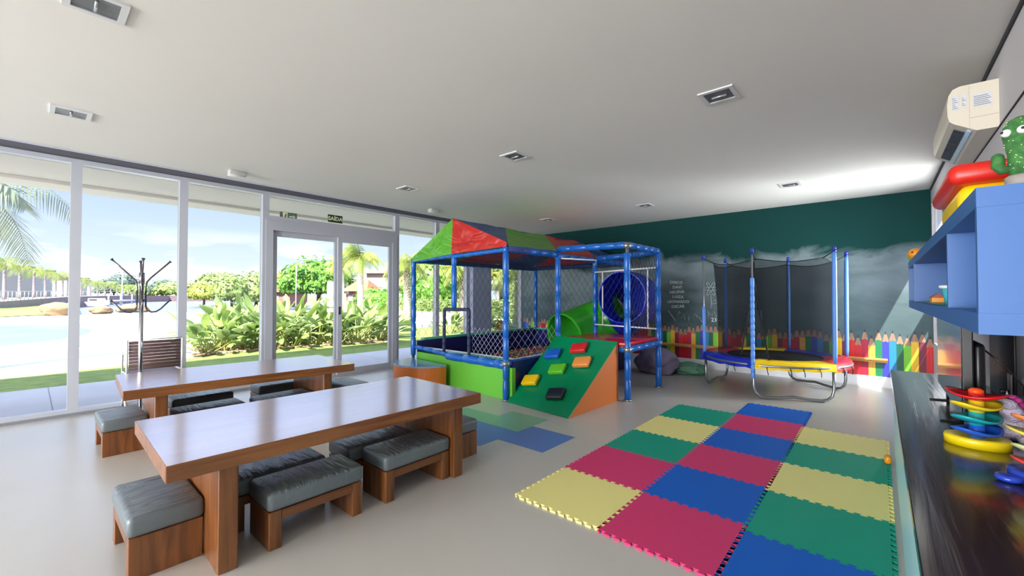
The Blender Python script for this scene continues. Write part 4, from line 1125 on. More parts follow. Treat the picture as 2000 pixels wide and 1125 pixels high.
# low sandbox: dark speaker foot on counter
# ------------------------------------------------------------------ air conditioner
AC = thing('air_conditioner', 'cream split air conditioner mounted high on the right wall', 'air conditioner', (.45, 4.3, 2.37))
ACM = pm('ac_cream', (214, 206, 188), .35)
prof = [(XR - .001, 2.665), (.40, 2.668), (.368, 2.655), (.350, 2.62), (.343, 2.56), (.345, 2.49), (.352, 2.455), (.372, 2.435), (.47, 2.372), (XR - .001, 2.372)]
vs = [(p[0], 3.84, p[1]) for p in prof] + [(p[0], 4.76, p[1]) for p in prof]; n = len(prof)
MB().add(vs, [tuple(range(n)), tuple(range(n, 2*n))[::-1]] + [(i, i+n, (i+1)%n+n, (i+1)%n) for i in range(n)]).build('casing', ACM, AC)
def ac_under(x0, x1, y0, y1, t=.003):
    def zz(x): return 2.435 + (x - .372) * (2.372 - 2.435) / (.47 - .372)
    return [(x0, y0, zz(x0) - t), (x1, y0, zz(x1) - t), (x1, y1, zz(x1) - t), (x0, y1, zz(x0) - t)]
MB().slab(ac_under(.380, .428, 3.93, 4.68), -.002).build('air_outlet', pm('outlet_dark', (34, 38, 40), .5, c2=(70, 76, 78), vscale=30), AC)
MB().slab(ac_under(.432, .452, 3.88, 4.72), -.002).build('louvre', pm('louvre_silver', (226, 232, 238), .12, metal=.6), AC)
MB().box((.44, 3.8385, 2.37), (.4405, 3.8395, 2.66)).box((.4405, 3.8385, 2.455), (XR - .004, 3.8395, 2.4565)).build('seam_line', pm('seam_brown', (140, 130, 112), .6), AC)
STK = pm('sticker_grey', (204, 206, 210), .5); INK = pm('ink_grey', (96, 100, 112), .6)
for i, (x0, x1, z0, z1) in enumerate(((.362, .395, 2.52, 2.615), (.405, .428, 2.53, 2.61), (.455, .535, 2.515, 2.60))):
    s_ = MB().box((x0, 3.8375, z0), (x1, 3.8395, z1)).build('label', STK, AC)
    l_ = MB()
    for j in range(6): l_.box((x0 + .004, 3.8370, z0 + .010 + j * (z1 - z0 - .018) / 6), (x1 - .004 - .006 * (j % 3), 3.8374, z0 + .0135 + j * (z1 - z0 - .018) / 6))
    l_.build('label_lines', INK, s_)
for i in range(2):
    pass

# ------------------------------------------------------------------ ceiling fittings
LREF = pm('lamp_reflector', (168, 170, 174), .25, metal=.5); LIN = pm('lamp_inside', (96, 98, 102), .4); LF = pm('lamp_frame', (206, 206, 208), .45)
def make_light():
    t = thing('ceiling_light', 'x', 'ceiling light')
    a, b_ = .118, .118
    f = MB()
    f.box((-a, -b_, -.010), (a, -b_ + .03, 0)).box((-a, b_ - .03, -.010), (a, b_, 0)).box((-a, -b_ + .03, -.010), (-a + .03, b_ - .03, 0)).box((a - .03, -b_ + .03, -.010), (a, b_ - .03, 0))
    f.build('frame', LF, t)
    MB().box((-a + .0302, -b_ + .0302, -.004), (a - .0302, b_ - .0302, -.001)).build('reflector', LIN, t)
    MB().tube([(-.05, 0, -.012), (.05, 0, -.012)], .008, 8).build('bulb', LREF, t)
    return t
l0 = make_light(); usedl = False
pos = [(-2.99, .206, 'above the near table at the top edge of the view'), (-4.93, .206, 'above the left end of the far table'), (-.875, 3.34, 'above the near end of the foam tiles'), (-2.90, 3.38, 'in the middle of the ceiling'),
       (-4.91, 3.44, 'between the doors and the play frame roof'), (-.877, 6.665, 'above the trampoline'), (-2.89, 6.65, 'above the deck of the play frame'), (-4.87, 6.66, 'above the play frame roof near the board')]
for x, y, lb in pos:
    o = l0 if not usedl else copy_tree(l0)
    usedl = True
    o.location = (x, y, ZC - .0006); tag(o, 'square recessed ceiling light ' + lb, 'ceiling light', 'recessed ceiling lights')
for x, y, lb in ((-5.78, 1.62, 'left of two near the window wall'), (-5.78, 4.57, 'nearer the play frame')):
    d = thing('ceiling_sensor', 'small white box on the ceiling, ' + lb, 'sensor', (x, y, ZC), 'small ceiling boxes')
    MB().rbox((x - .05, y - .085, ZC - .05), (x + .05, y + .085, ZC - .0005), .006, 2).build('box_body', pm('sensor_grey', (176, 176, 172), .5), d)
    MB().rbox((x - .055, y - .09, ZC - .056), (x + .055, y + .09, ZC - .0503), .003, 1).build('face_plate', LF, d)

# ------------------------------------------------------------------ coat rack and folding chair
cr_ = thing('coat_rack', 'chrome coat rack with curved hooks standing in front of the glass', 'coat rack', (-6.12, .82, 0))
cx0, cy0 = -6.12, .815
MB().lathe([(.17, .002), (.17, .018), (.03, .03), (.03, .05)], (cx0, cy0, 0), 28).build('base', CHROME, cr_)
MB().tube([(cx0, cy0, .03), (cx0, cy0, 1.48)], .020, 14).tube([(cx0, cy0, 1.48), (cx0, cy0, 1.60)], .026, 14).build('pole', CHROME, cr_)
rtx, rty = _rt.x, _rt.y
for k in range(4):
    a = math.atan2(cy0, cx0) + PI / 2 + k * PI / 2 + .04
    def q(r, z): return (cx0 + r * math.cos(a), cy0 + r * math.sin(a), z)
    up_ = [q(.036, 1.22), q(.036, 1.44), q(.045, 1.50), q(.08, 1.55), q(.16, 1.64), q(.235, 1.725)]
    dn = [q(.036, 1.40), q(.036, 1.24), q(.048, 1.19), q(.085, 1.165), q(.125, 1.17), q(.165, 1.20), q(.235, 1.285)]
    for nme, pp in (('upper_hook', up_), ('lower_hook', dn)):
        h_ = MB().tube(pp, .0085, 8).build(nme, pm('dark_chrome', (110, 106, 112), .25, metal=.8), cr_)
        e_ = Vector(pp[-1]); d_ = (e_ - Vector(pp[-2])).normalized()
        MB().tube([e_, e_ + d_ * .018], [.009, .017], 10).build('hook_tip', pm('hook_end', (70, 66, 76), .4), h_)
ch = thing('folding_chair', 'folding chair with white frame and dark slatted back by the glass', 'chair', (-6.42, 1.08, 0))
# back faces the room; chair stands between rack and mullion
o0 = Vector((-6.44, .99, 0)); ud = Vector((.02, 1, 0)).normalized(); wd = Vector((1, -.02, 0))
SL = pm('dark_slat', (92, 66, 66), .55); SLL = pm('slat_seam', (170, 140, 136), .6)
def cq(s, w__, z): return o0 + ud * s + wd * w__ + Vector((0, 0, z))
fr_ = MB()
for s in (-.25, .25): fr_.tube([cq(s, .0, .44), cq(s, .02, .84)], .011, 8)
fr_.tube([cq(-.25, .02, .84), cq(.25, .02, .84)], .009, 8).tube([cq(-.25, .0, .44), cq(.25, .0, .44)], .009, 8)
fr_.build('back_frame', WHITEROD, ch)
bk = MB()
for i in range(9): bk.rbox(tuple((-.235, -.004, .492 + i * .037)), (.235, .004, .492 + i * .037 + .0355), .002, 1, M=Matrix(((ud.x, wd.x, 0, o0.x + .008), (ud.y, wd.y, 0, o0.y), (0, 0, 1, 0), (0, 0, 0, 1))))
bk.build('back_slats', SL, ch)
sb = MB()
for i in range(9): a0 = cq(-.235, -.05 - i * .042, .43); a1 = cq(.235, -.05 - i * .042, .43); sb.slab([a0, a1, a1 - wd * .036, a0 - wd * .036], .010)
sb.build('seat_slats', SL, ch)
lg = MB()
for s in (-.25, .25):
    lg.tube([cq(s, .0, .44), cq(s, -.42, .012)], .010, 8).tube([cq(s, -.42, .44), cq(s, .02, .012)], .010, 8).tube([cq(s, .0, .45), cq(s, -.42, .44)], .009, 8)
    lg.tube([cq(s * 1.02, .0, .66), cq(s * 1.02, -.34, .665), cq(s * 1.02, -.36, .45)], .009, 8)
lg.build('crossed_legs', WHITEROD, ch)

# ================================================================== OUTDOORS
def flat(name, poly, z, mat, t=.02):
    o = MB().prism(poly, z - t, z).build(name, mat); o['kind'] = 'structure'; return o
flat('floor_patio', [(-9.36, -16), (-7.02, -16), (-7.02, 22), (-9.36, 22)], -.022, pm('patio_concrete', (170, 168, 176), .8, var=.05, vscale=1.2), .1)
jt = MB()
for y in range(-6, 20): jt.box((-9.34, y * 1.6 + .2, -.0218), (-7.02, y * 1.6 + .212, -.0212))
o = jt.build('floor_joint', pm('joint_line', (128, 126, 136), .9)); o['kind'] = 'structure'
GR = pm('lawn', (118, 136, 66), .9, c2=(98, 118, 54), vscale=5, bump=.8, bscale=60, detail=8)
flat('lawn', [(-9.36, -12), (-9.36, 24), (-16, 24), (-15.2, 12), (-13.6, 7.5), (-12.4, 4.5), (-11.45, 2.4), (-11.0, 0), (-10.9, -3), (-10.9, -12)], -.03, GR, .1)
SAND = pm('pale_sand', (190, 187, 180), .9, var=.03, vscale=.5)
sp_ = [(-9, -40), (-9, 60), (-34, 60), (-40, 20), (-44, 8), (-44, 0), (-40, -14), (-36, -40)]
flat('sand_beach', sp_, -.06, SAND, .2)
def blobpoly(c, rx, ry, n=40, seed=1, am=.1, rot=0):
    o_ = []
    for i in range(n):
        a = 2*PI*i/n; k = 1 + am * noise.noise(Vector((math.cos(a)*1.3, math.sin(a)*1.3, seed)))
        v = Vector((rx*k*math.cos(a), ry*k*math.sin(a))); v.rotate(Matrix.Rotation(rot, 2)); o_.append((c[0]+v.x, c[1]+v.y))
    return o_
c_ = onz(-10, 652)
WP = pm('pool_shallow', (112, 124, 122), .3, spec=.2); WP2 = pm('pool_water', (84, 118, 122), .3, c2=(96, 122, 120), vscale=.5, spec=.2)
flat('pool_shallows', blobpoly((-24, -1.6), 8.5, 4.6, seed=2), -.055, WP, .05)
flat('pool_water', blobpoly((-24.5, -2.4), 7.0, 4.0, seed=5), -.050, WP2, .05)
# farther ground, lake, shore wall
flat('far_ground', [(-30, -60), (-30, 300), (-420, 300), (-420, -120)], -1.0, pm('far_grass', (104, 112, 66), .9), .2)
LK = pm('lake_water', (92, 96, 120), .35, bump=.15, bscale=1.5, spec=.3)
flat('lake', [(-35, -6), (-36, 24), (-60, 60), (-140, 62), (-210, 20), (-190, -20), (-60, -14)], -.62, LK, .1)
# green bank between pool and promenade
def bank(name, path, mat):   # path: list of (u, D near, z near, D far, z far)
    vs = []
    for u, d0, z0, d1, z1 in path: vs += [onc(u, d0, z0), onc(u, d1, z1)]
    fs = [(2*i, 2*i+2, 2*i+3, 2*i+1) for i in range(len(path)-1)]
    lo = [Vector((v.x, v.y, -1.0)) for v in vs]; n = len(vs)
    m = MB().add(vs, fs, 0, True)
    return m
o = bank('b', [(-200, 22, -.02, 30, .30), (-60, 25, -.02, 34, .30), (0, 27, -.02, 37, .25), (60, 29, -.02, 48, .15), (110, 30, -.02, 56, .1), (150, 31, -.02, 60, -.1)], GR).build('lawn_bank', GR); o['kind'] = 'structure'
wall = [(-220, 26, .86), (-60, 33, .84), (0, 37, .80), (40, 44, .86), (80, 52, .95), (130, 63, 1.12), (170, 76, 1.2), (230, 96, 1.3), (262, 118, 1.4), (300, 250, 1.5)]
mw = MB(); 
for (u0, d0, z0), (u1, d1, z1) in zip(wall, wall[1:]):
    a, b_ = onc(u0, d0, z0), onc(u1, d1, z1); c2_, d2_ = onc(u0, d0 + .8, z0), onc(u1, d1 + .8, z1)
    lo = lambda p: Vector((p.x, p.y, -.7))
    mw.add([a, b_, lo(b_), lo(a), c2_, d2_], [(0, 1, 2, 3), (0, 4, 5, 1)])
o = mw.build('embankment_wall', pm('brown_stone_wall', (112, 98, 102), .9, var=.15, vscale=2)); tag(o, 'curving brown stone embankment wall beyond the pool on the left', 'wall')
pr = MB()
for (u0, d0, z0), (u1, d1, z1) in zip(wall, wall[1:]):
    a, b_ = onc(u0, d0 + .8, z0 - .02), onc(u1, d1 + .8, z1 - .02); c2_, d2_ = onc(u0 - 60, d0 + 70, z0), onc(u1 - 20, d1 + 70, z1)
    pr.add([a, b_, d2_, c2_], [(0, 1, 2, 3)])
o = pr.build('promenade', pm('promenade_paving', (150, 146, 142), .9)); o['kind'] = 'structure'
rl_ = MB()
for (u0, d0, z0), (u1, d1, z1) in zip(wall, wall[1:]):
    for k in range(5):
        t_ = k / 5; p = onc(u0 + (u1-u0)*t_, d0 + (d1-d0)*t_ + .4, 0); zz = z0 + (z1-z0)*t_
        rl_.tube([(p.x, p.y, zz), (p.x, p.y, zz + .9)], .035, 5)
    rl_.tube([onc(u0, d0 + .4, z0 + .9), onc(u1, d1 + .4, z1 + .9)], .03, 5)
tag(rl_.build('railing', pm('railing_white', (150, 150, 150), .6)), 'white railing along the embankment wall under the palms', 'railing')
o = MB()
for a, b_ in (((262, 120), (330, 140)), ((330, 140), (420, 150)), ((420, 150), (560, 120))):
    p, q_ = onc(a[0], a[1], 1.3), onc(b_[0], b_[1], 1.3)
    o.add([p, q_, Vector((q_.x, q_.y, -.7)), Vector((p.x, p.y, -.7)), p + Vector((-3, 1, .0)), q_ + Vector((-3, 1, 0))], [(0, 1, 2, 3), (0, 4, 5, 1)])
tag(o.build('lakeside_wall', pm('pink_brown_wall', (124, 104, 104), .9, var=.1, vscale=1)), 'long low brownish wall on the far side of the lake', 'wall')
# rocks
RK = pm('orange_rock', (130, 106, 80), .9, var=.12, vscale=2, bump=.4, bscale=3)
for i, (u, v, rx, h) in enumerate(((96, 616, 3.2, 1.5), (178, 613, 1.7, .75), (238, 610, 2.2, .9))):
    p = onz(u + 20, v, -.05)
    D = (p - Vector((0, 0, H))).dot(_fw); s = D / 822 * 1.0
    r_ = [28, 18, 26][i] * s
    o = blob('boulder', (p.x, p.y, -.05), r_, (.6, 1, [.55, .5, .35][i]), RK, .25, 1.3)
    tag(o, ['large pale orange boulder at the far edge of the pool left of the mullion', 'smaller orange boulder below the moored boat', 'long low orange boulder behind the coat rack'][i], 'rock', 'boulders beyond the pool')
# boat and jetty
b_ = onc(192, 72, -.5); bt = thing('motor_boat', 'white boat moored at the jetty across the water', 'boat', b_)
bt.rotation_euler = (0, 0, math.atan2(_rt.y, _rt.x))
L_ = 4.0
m = MB(); secs = [(-1.9, .75, .0), (-1.2, .9, .0), (0, .95, .0), (1.2, .75, .05), (1.95, .1, .25)]
vs = []
for x, hw, k in secs: vs += [Vector((x, -hw, .75 + k)), Vector((x, -hw * .6, .02 + k)), Vector((x, hw * .6, .02 + k)), Vector((x, hw, .75 + k))]
fs = [(4*i+j, 4*i+j+1, 4*i+j+5, 4*i+j+4) for i in range(4) for j in range(3)] + [(0, 1, 2, 3), (16, 17, 18, 19)] + [(4*i+3, 4*i, 4*i+4, 4*i+7) for i in range(4)]
bwm = pm('boat_white', (232, 232, 234), .3)
m.add(vs, fs); ob = m.build('hull', bwm); ob.parent = bt
ob = MB().rbox((-1.2, -.7, .75), (.7, .7, 1.35), .15, 3).build('cabin', bwm); ob.parent = bt
ob = MB().rbox((-.9, -.71, .98), (.5, -.69, 1.22), .004, 1).build('cabin_window', BLACK); ob.parent = bt
jp = thing('jetty', 'pale jetty with posts beside the moored boat', 'jetty', onc(225, 80, -.5))
m = MB(); a0, a1 = onc(208, 76, .25), onc(262, 92, .25); m.tube([a0, a1], .25, 6); m.build('deck', pm('jetty_grey', (176, 170, 176), .8), jp)
for u, D in ((212, 77), (236, 84), (258, 91)):
    MB().tube([onc(u, D, -.6), onc(u, D, 1.6)], .12, 6).build('post', pm('jetty_post', (190, 184, 188), .8), jp)
def pole_(u, D, z0, z1, r, lab):
    o = MB().tube([onc(u, D, z0), onc(u, D, z1)], r, 6).build('lamp_post', WHITEROD); tag(o, lab, 'pole')
pole_(238.5, 90, -.6, 8.4, .10, 'thin pale mast rising above the jetty behind the coat rack')
pole_(578, 45, -.8, 4.6, .05, 'thin lamp post in front of the spreading tree')
pole_(430, 60, -.8, 4.0, .05, 'thin lamp post behind the left end of the leafy bed')

# ---- vegetation
def leafcloud(name, c, R, n, size, mat, seed, parent=None, shell=.55, squash_bottom=True, fill=None):
    rr = random.Random(seed); vs = []; fs = []
    for i in range(n):
        while True:
            d = Vector((rr.uniform(-1, 1), rr.uniform(-1, 1), rr.uniform(-1, 1)))
            if .05 < d.length < 1: break
        d.normalize()
        k = shell + (1 - shell) * rr.random()
        lump = 1 + .28 * noise.noise(d * 2.6 + Vector((seed * 1.7, 0, 0)))
        p = Vector((d.x * R[0], d.y * R[1], d.z * R[2])) * k * lump
        if squash_bottom and p.z < -.35 * R[2]: p.z = -.35 * R[2] + rr.uniform(-.1, .05) * R[2]
        nrm_ = (d + Vector((rr.uniform(-.7, .7), rr.uniform(-.7, .7), rr.uniform(-.2, .9)))).normalized()
        x, y, z = frame(nrm_); s = size * rr.uniform(.6, 1.3)
        a = rr.uniform(0, PI); x2 = x * math.cos(a) + y * math.sin(a); y2 = -x * math.sin(a) + y * math.cos(a)
        q = Vector(c) + p; b0_ = len(vs)
        vs += [q - x2*s, q - y2*s*.5, q + x2*s, q + y2*s*.5]; fs.append((b0_, b0_+1, b0_+2, b0_+3))
    return MB().add(vs, fs).build(name, mat, parent, False)
LT1 = leaf_mat('leaves_bright', (107, 151, 48), (82, 129, 39), .8)
LT2 = leaf_mat('leaves_mid', (136, 151, 85), (109, 129, 70), .8)
LT3 = leaf_mat('leaves_dark', (96, 112, 101), (78, 96, 87), .8)
LT4 = leaf_mat('leaves_yellow', (151, 153, 61), (122, 139, 56), .8)
BARK = pm('bark', (120, 98, 80), .9, var=.2, vscale=6); PALMB = pm('palm_bark', (156, 144, 132), .9, var=.15, vscale=4, stretch=(1, 1, 6), bump=.5, bscale=8)
def tree(u, D, zt, rad, hh, mat, lab, zg=-.9, n=900, seed=1, size=None, trunk=True, grp=None):
    base = onc(u, D, zg); t = thing('tree', lab, 'tree', base, grp)
    cz = zt - hh
    c = Vector((base.x, base.y, cz))
    if trunk:
        m = MB(); m.tube([base, base + Vector((.05, .05, (cz - zg) * .5)), c], [rad * .06 + .05, rad * .05 + .04, rad * .03], 8)
        rr = random.Random(seed)
        for k in range(5):
            a = rr.uniform(0, 2*PI); m.tube([base + Vector((.05, .05, (cz - zg) * .55)), c + Vector((math.cos(a) * rad * .5, math.sin(a) * rad * .5, hh * .1))], [rad * .03, rad * .015], 6)
        m.build('trunk', BARK, t)
    # core mass under the leaves
    bm = bmesh.new(); bmesh.ops.create_icosphere(bm, subdivisions=3, radius=1)
    for v in bm.verts:
        k = .80 * (1 + .28 * noise.noise(v.co * 2.6 + Vector((seed * 1.7, 0, 0)))); p = v.co * k
        v.co = Vector((p.x * rad, p.y * rad, max(p.z, -.33) * hh))
    MB().bm(bm, 0, T(*c)).build('inner_foliage', mat, t)
    leafcloud('foliage', c, (rad, rad, hh), n, size or rad * .09, mat, seed, t, .78)
    return t
tree(622, 60, 6.55, 5.4, 3.3, LT1, 'wide spreading bright green tree behind the left door leaf', n=2600, seed=3, size=.34)
tree(545, 75, 6.0, 2.6, 3.2, LT4, 'small yellowish tree at the left end of the spreading tree', n=500, seed=8)
tree(425, 78, 5.8, 4.2, 3.2, LT2, 'rounded pale green tree beyond the lake left of the door frame', n=1200, seed=4)
tree(452, 60, 4.4, 2.6, 2.6, LT2, 'pale tree between lamp post and door frame', n=700, seed=5)
tree(500, 72, 5.6, 4.0, 3.6, LT2, 'loose green tree just left of the door frame', n=1200, seed=6)
tree(398, 70, 3.6, 2.4, 2.0, LT4, 'low yellow green bush beyond the lake wall', n=500, seed=7)
tree(838, 42, 5.4, 3.0, 3.2, LT1, 'green tree seen through the play frame left bay', n=1000, seed=12)
tree(905, 50, 5.0, 3.0, 3.0, LT2, 'pale tree seen behind the column', n=800, seed=13)
tree(980, 45, 5.6, 3.0, 3.4, LT4, 'yellow green tree seen behind the netting', n=1000, seed=14)
tree(735, 46, 2.2, 2.6, 1.3, LT1, 'low green bushes in front of the far house', n=500, seed=15)
tree(1030, 40, 4.8, 2.6, 3.2, LT2, 'green tree near the corner seen through the rear netting', n=900, seed=16)
for i, (u, D, zt, rad) in enumerate(((222, 190, 9.5, 5.5), (240, 200, 12.5, 6.5), (205, 200, 9.0, 5.0), (300, 190, 6.5, 9), (318, 180, 8.2, 6), (345, 180, 7.4, 9), (272, 190, 6.8, 7))):
    tree(u, D, zt, rad, zt * .5, LT3 if i < 3 or i == 4 else LT2, ['dark pine crown left of the mast on the far shore', 'tallest dark pine on the far shore behind the coat rack', 'small dark pine at the left of the far shore group', 'low tree mass on the far shore right of the coat rack',
         'slightly taller dark tree on the far shore', 'low tree mass on the far shore beside the mullion', 'low tree mass on the far shore behind the rack hooks'][i], n=500, seed=20 + i, grp='trees on the far shore')
# hedges
def hedge(u0, D0, u1, D1, z1, th, mat, lab, seed=1, n=900, zg=-.9):
    a, b_ = onc(u0, D0, zg), onc(u1, D1, zg); t = thing('hedge', lab, 'hedge', (a + b_) / 2)
    m = MB(); u = (b_ - a).normalized(); nn = Vector((-u.y, u.x, 0)) * th; m.prism([(p.x, p.y) for p in (a, b_, b_ + nn, a + nn)], zg, z1 - .08); m.build('inner_mass', mat, t)
    rr = random.Random(seed); vs = []; fs = []
    for i in range(n):
        p = a + (b_ - a) * rr.random() + nn * rr.random(); p.z = zg + (z1 - zg) * (1 if rr.random() < .5 else rr.random())
        if rr.random() < .6: p = a + (b_ - a) * rr.random() + nn * (-.03); p.z = zg + (z1 - zg) * rr.random()
        x, y, z = frame((rr.uniform(-1, 1), rr.uniform(-1, 1), rr.uniform(.1, 1))); s = .14
        k = len(vs); vs += [p - x*s, p - y*s*.5, p + x*s, p + y*s*.5]; fs.append((k, k+1, k+2, k+3))
    MB().add(vs, fs).build('foliage', mat, t, False)
hedge(700, 36, 790, 33, 1.15, 1.2, LT1, 'clipped green hedge behind the right door leaf', 2)
hedge(780, 30, 1050, 24, 1.05, 1.2, LT2, 'clipped green hedge seen through the play frame', 3, 1600)
o = MB()
p, q_ = onc(770, 28, .35), onc(900, 24, .35); o.add([p, q_, Vector((q_.x, q_.y, -.1)), Vector((p.x, p.y, -.1)), p + Vector((-.3, .1, 0)), q_ + Vector((-.3, .1, 0))], [(0, 1, 2, 3), (0, 4, 5, 1)])
tag(o.build('garden_wall', pm('grey_pink_wall', (150, 130, 130), .9)), 'low grey wall beyond the sand seen left of the play frame', 'wall')
# houses
def house(u0, u1, D, z0, z1, wc, rc, lab, wins=3, flat_roof=False):
    a, b_ = onc(u0, D, z0), onc(u1, D, z0); u = (b_ - a).normalized(); nn = Vector((-u.y, u.x, 0)); L = (b_ - a).length
    t = thing('house', lab, 'house', (a + b_) / 2, 'houses beyond the garden')
    M = Matrix(((u.x, nn.x, 0, a.x), (u.y, nn.y, 0, a.y), (0, 0, 1, 0), (0, 0, 0, 1)))
    MB().box((0, 0, z0), (L, 6, z1), M=M).build('walls', pm('house_wall_%d' % u0, tuple(c * .62 for c in wc), .9), t)
    if flat_roof: MB().box((-.4, -.5, z1), (L + .4, 6.4, z1 + .35), M=M).build('roof', pm('house_roof_%d' % u0, tuple(c * .66 for c in rc), .8), t)
    else:
        MB().add([M @ Vector(p) for p in ((-.5, -.6, z1), (L+.5, -.6, z1), (L+.5, 6.6, z1), (-.5, 6.6, z1), (L*.2, 3, z1+1.6), (L*.8, 3, z1+1.6))], [(0,1,5,4), (1,2,5), (2,3,4,5), (3,0,4), (0,3,2,1)]).build('roof', pm('house_roof_%d' % u0, tuple(c * .66 for c in rc), .8), t)
    for k in range(wins):
        x = L * (k + .5) / wins; hw = L / wins * .25
        MB().box((x - hw, -.06, z0 + (z1 - z0) * .55), (x + hw, -.01, z0 + (z1 - z0) * .82), M=M).build('window', pm('house_glass', (130, 140, 150), .2), t)
house(716, 764, 62, -.9, 4.6, (232, 214, 206), (226, 190, 170), 'pink two storey house with flat roof behind the right door leaf', 2, True)
house(676, 712, 55, -.9, 1.9, (232, 150, 110), (226, 140, 96), 'low orange house beside the tall palm', 2)
house(532, 566, 70, -.9, 1.9, (216, 150, 126), (210, 130, 100), 'low terracotta house left of the spreading tree', 2)
house(366, 400, 150, -.9, 4.6, (232, 190, 160), (232, 150, 110), 'small house with orange roof on the far shore', 2)
house(770, 812, 48, -.9, 2.4, (240, 170, 120), (236, 150, 100), 'orange house seen left of the play frame', 2)
house(930, 975, 40, -.9, 2.4, (226, 222, 220), (206, 200, 196), 'white house seen behind the netting', 2, True)
house(2, 45, 95, .8, 7.0, (214, 218, 226), (110, 104, 110), 'grey white villa with dark flat roof behind the avenue of palms', 3, True)
house(-40, -5, 85, .8, 7.2, (206, 206, 210), (96, 90, 96), 'grey villa at the left edge behind the avenue of palms', 3, True)
house(60, 130, 125, .9, 6.4, (232, 232, 228), (150, 120, 110), 'long white building behind the avenue of palms', 4, True)
# palms
def palm(u, D, zg, zt, fr, lab, nf=18, seed=1, mat=None, grp=None, lean=0.0, leaf=16, tr_=None, droop=1.0, pos=None, width=.03, lw=.012, bark=None, fronds=None):
    base = pos or onc(u, D, zg); base = Vector(base); t = thing('palm_tree', lab, 'palm tree', base, grp)
    top = Vector((base.x, base.y, zt)) + _rt * lean
    r0 = tr_ or (zt - zg) * .035
    mid = (base + top) / 2 + _rt * (-lean * .15)
    MB().tube([base, base + (mid-base)*.5, mid, mid + (top-mid)*.5, top], [r0 * 1.35, r0 * 1.0, r0 * .9, r0 * .85, r0 * .8], 12).build('trunk', bark or PALMB, t)
    rr = random.Random(seed); m = MB(); vs = []; fs = []
    if fronds: nf = len(fronds)
    for k in range(nf):
        a = 2*PI*k/nf + rr.uniform(-.2, .2); el = rr.uniform(-.25, 1.15); L = fr * rr.uniform(.85, 1.1)
        if fronds: a, el, L = math.atan2(_rt.y, _rt.x) + fronds[k][0], fronds[k][1], fr * fronds[k][2]
        d = Vector((math.cos(a), math.sin(a), 0)); p = top.copy(); dirv = (d * math.cos(el) + Vector((0, 0, math.sin(el)))).normalized(); pts = [p.copy()]
        n = 10
        for i in range(n):
            dirv = (dirv + Vector((0, 0, -.20 * droop * (.5 + i / n)))).normalized(); p = p + dirv * (L / n); pts.append(p.copy())
        m.tube(pts, [width * (1 - .85 * i / n) * fr / 2 for i in range(n + 1)], 4, smooth=False)
        side = d.cross(Vector((0, 0, 1)))
        for i in range(leaf):
            s = .12 + .88 * i / leaf; q = s * n; i0 = min(int(q), n - 1); pp = pts[i0].lerp(pts[i0+1], q - i0); tdir = (pts[i0+1] - pts[i0]).normalized()
            ll = fr * .34 * math.sin(PI * min(1, .25 + s * .72)) + .04
            for sg in (1, -1):
                dv = (side * sg * .8 + tdir * .55 + Vector((0, 0, -.55 + rr.uniform(-.15, .1)))).normalized()
                e1 = pp + dv * ll * .5; e2 = pp + dv * ll + Vector((0, 0, -.12 * ll)); wv = tdir * fr * lw
                b0_ = len(vs); vs += [pp - wv, pp + wv, e1 + wv * 1.1, e1 - wv * 1.1, e2]
                fs += [(b0_, b0_+1, b0_+2, b0_+3), (b0_+3, b0_+2, b0_+4)]
    nv = len(m.v); m.add(vs, fs, 0)
    m.build('fronds', mat or LT4, t, False)
    return t
BARKF = pm('palm_bark_far', (134, 120, 124), .9)
LP1 = leaf_mat('palm_yellow_green', (151, 156, 68), (119, 136, 58), 1.0); LP2 = leaf_mat('palm_far', (131, 143, 61), (102, 122, 53), .3); LP3 = leaf_mat('palm_near', (136, 143, 112), (100, 112, 107), 1.0)
row = [(-28, 50), (8, 56), (38, 62), (66, 70), (88, 80), (108, 84), (122, 92), (158, 100), (176, 108), (190, 116), (204, 126), (216, 136), (228, 146), (240, 158), (250, 170), (260, 184), (270, 198), (279, 214), (287, 232)]
for i, (u, D) in enumerate(row):
    u2 = u; 
    lb = 'nearest' if i == 0 else '%s palm of the avenue counting from the left' % ['first', 'second', 'third', 'fourth', 'fifth', 'sixth', 'seventh', 'eighth', 'ninth', 'tenth', 'eleventh', 'twelfth', 'thirteenth', 'fourteenth', 'fifteenth', 'sixteenth', 'seventeenth', 'eighteenth', 'nineteenth'][i]
    if i == 0: lb = 'first palm of the avenue at the left edge'
    vt = 488 + (548 - 488) * min(1, max(0, u) / 200) ** .7 if u < 220 else 553 + (u - 220) * .08
    zt = H + (577 - vt) * D / 822 - 1.0
    palm(u2, D, .55, zt, 2.5 + .0 * D, lb, 14, seed=30 + i, mat=LP2, grp='avenue of palms', leaf=9, tr_=.19, droop=1.3, bark=BARKF)
palm(704, 19.2, -.06, 3.15, 1.25, 'tall palm with pale trunk behind the right door leaf', 22, 60, LP1, tr_=.15, leaf=20)
palm(795, 17.6, -.06, 2.75, 1.35, 'palm right of the door seen beside the play frame roof', 20, 61, LP1, tr_=.16, leaf=20)
palm(905, 17, -.06, 2.3, 1.4, 'stout palm seen through the play frame left of the column', 20, 62, LP1, tr_=.20, leaf=20)
palm(1012, 16, -.06, 2.5, 1.6, 'palm seen behind the back post of the play frame', 20, 63, LP1, tr_=.16, leaf=20)
palm(668, 26, -.1, 3.3, 1.3, 'smaller palm half hidden by the middle door stile', 18, 64, LP1, tr_=.14, leaf=16)
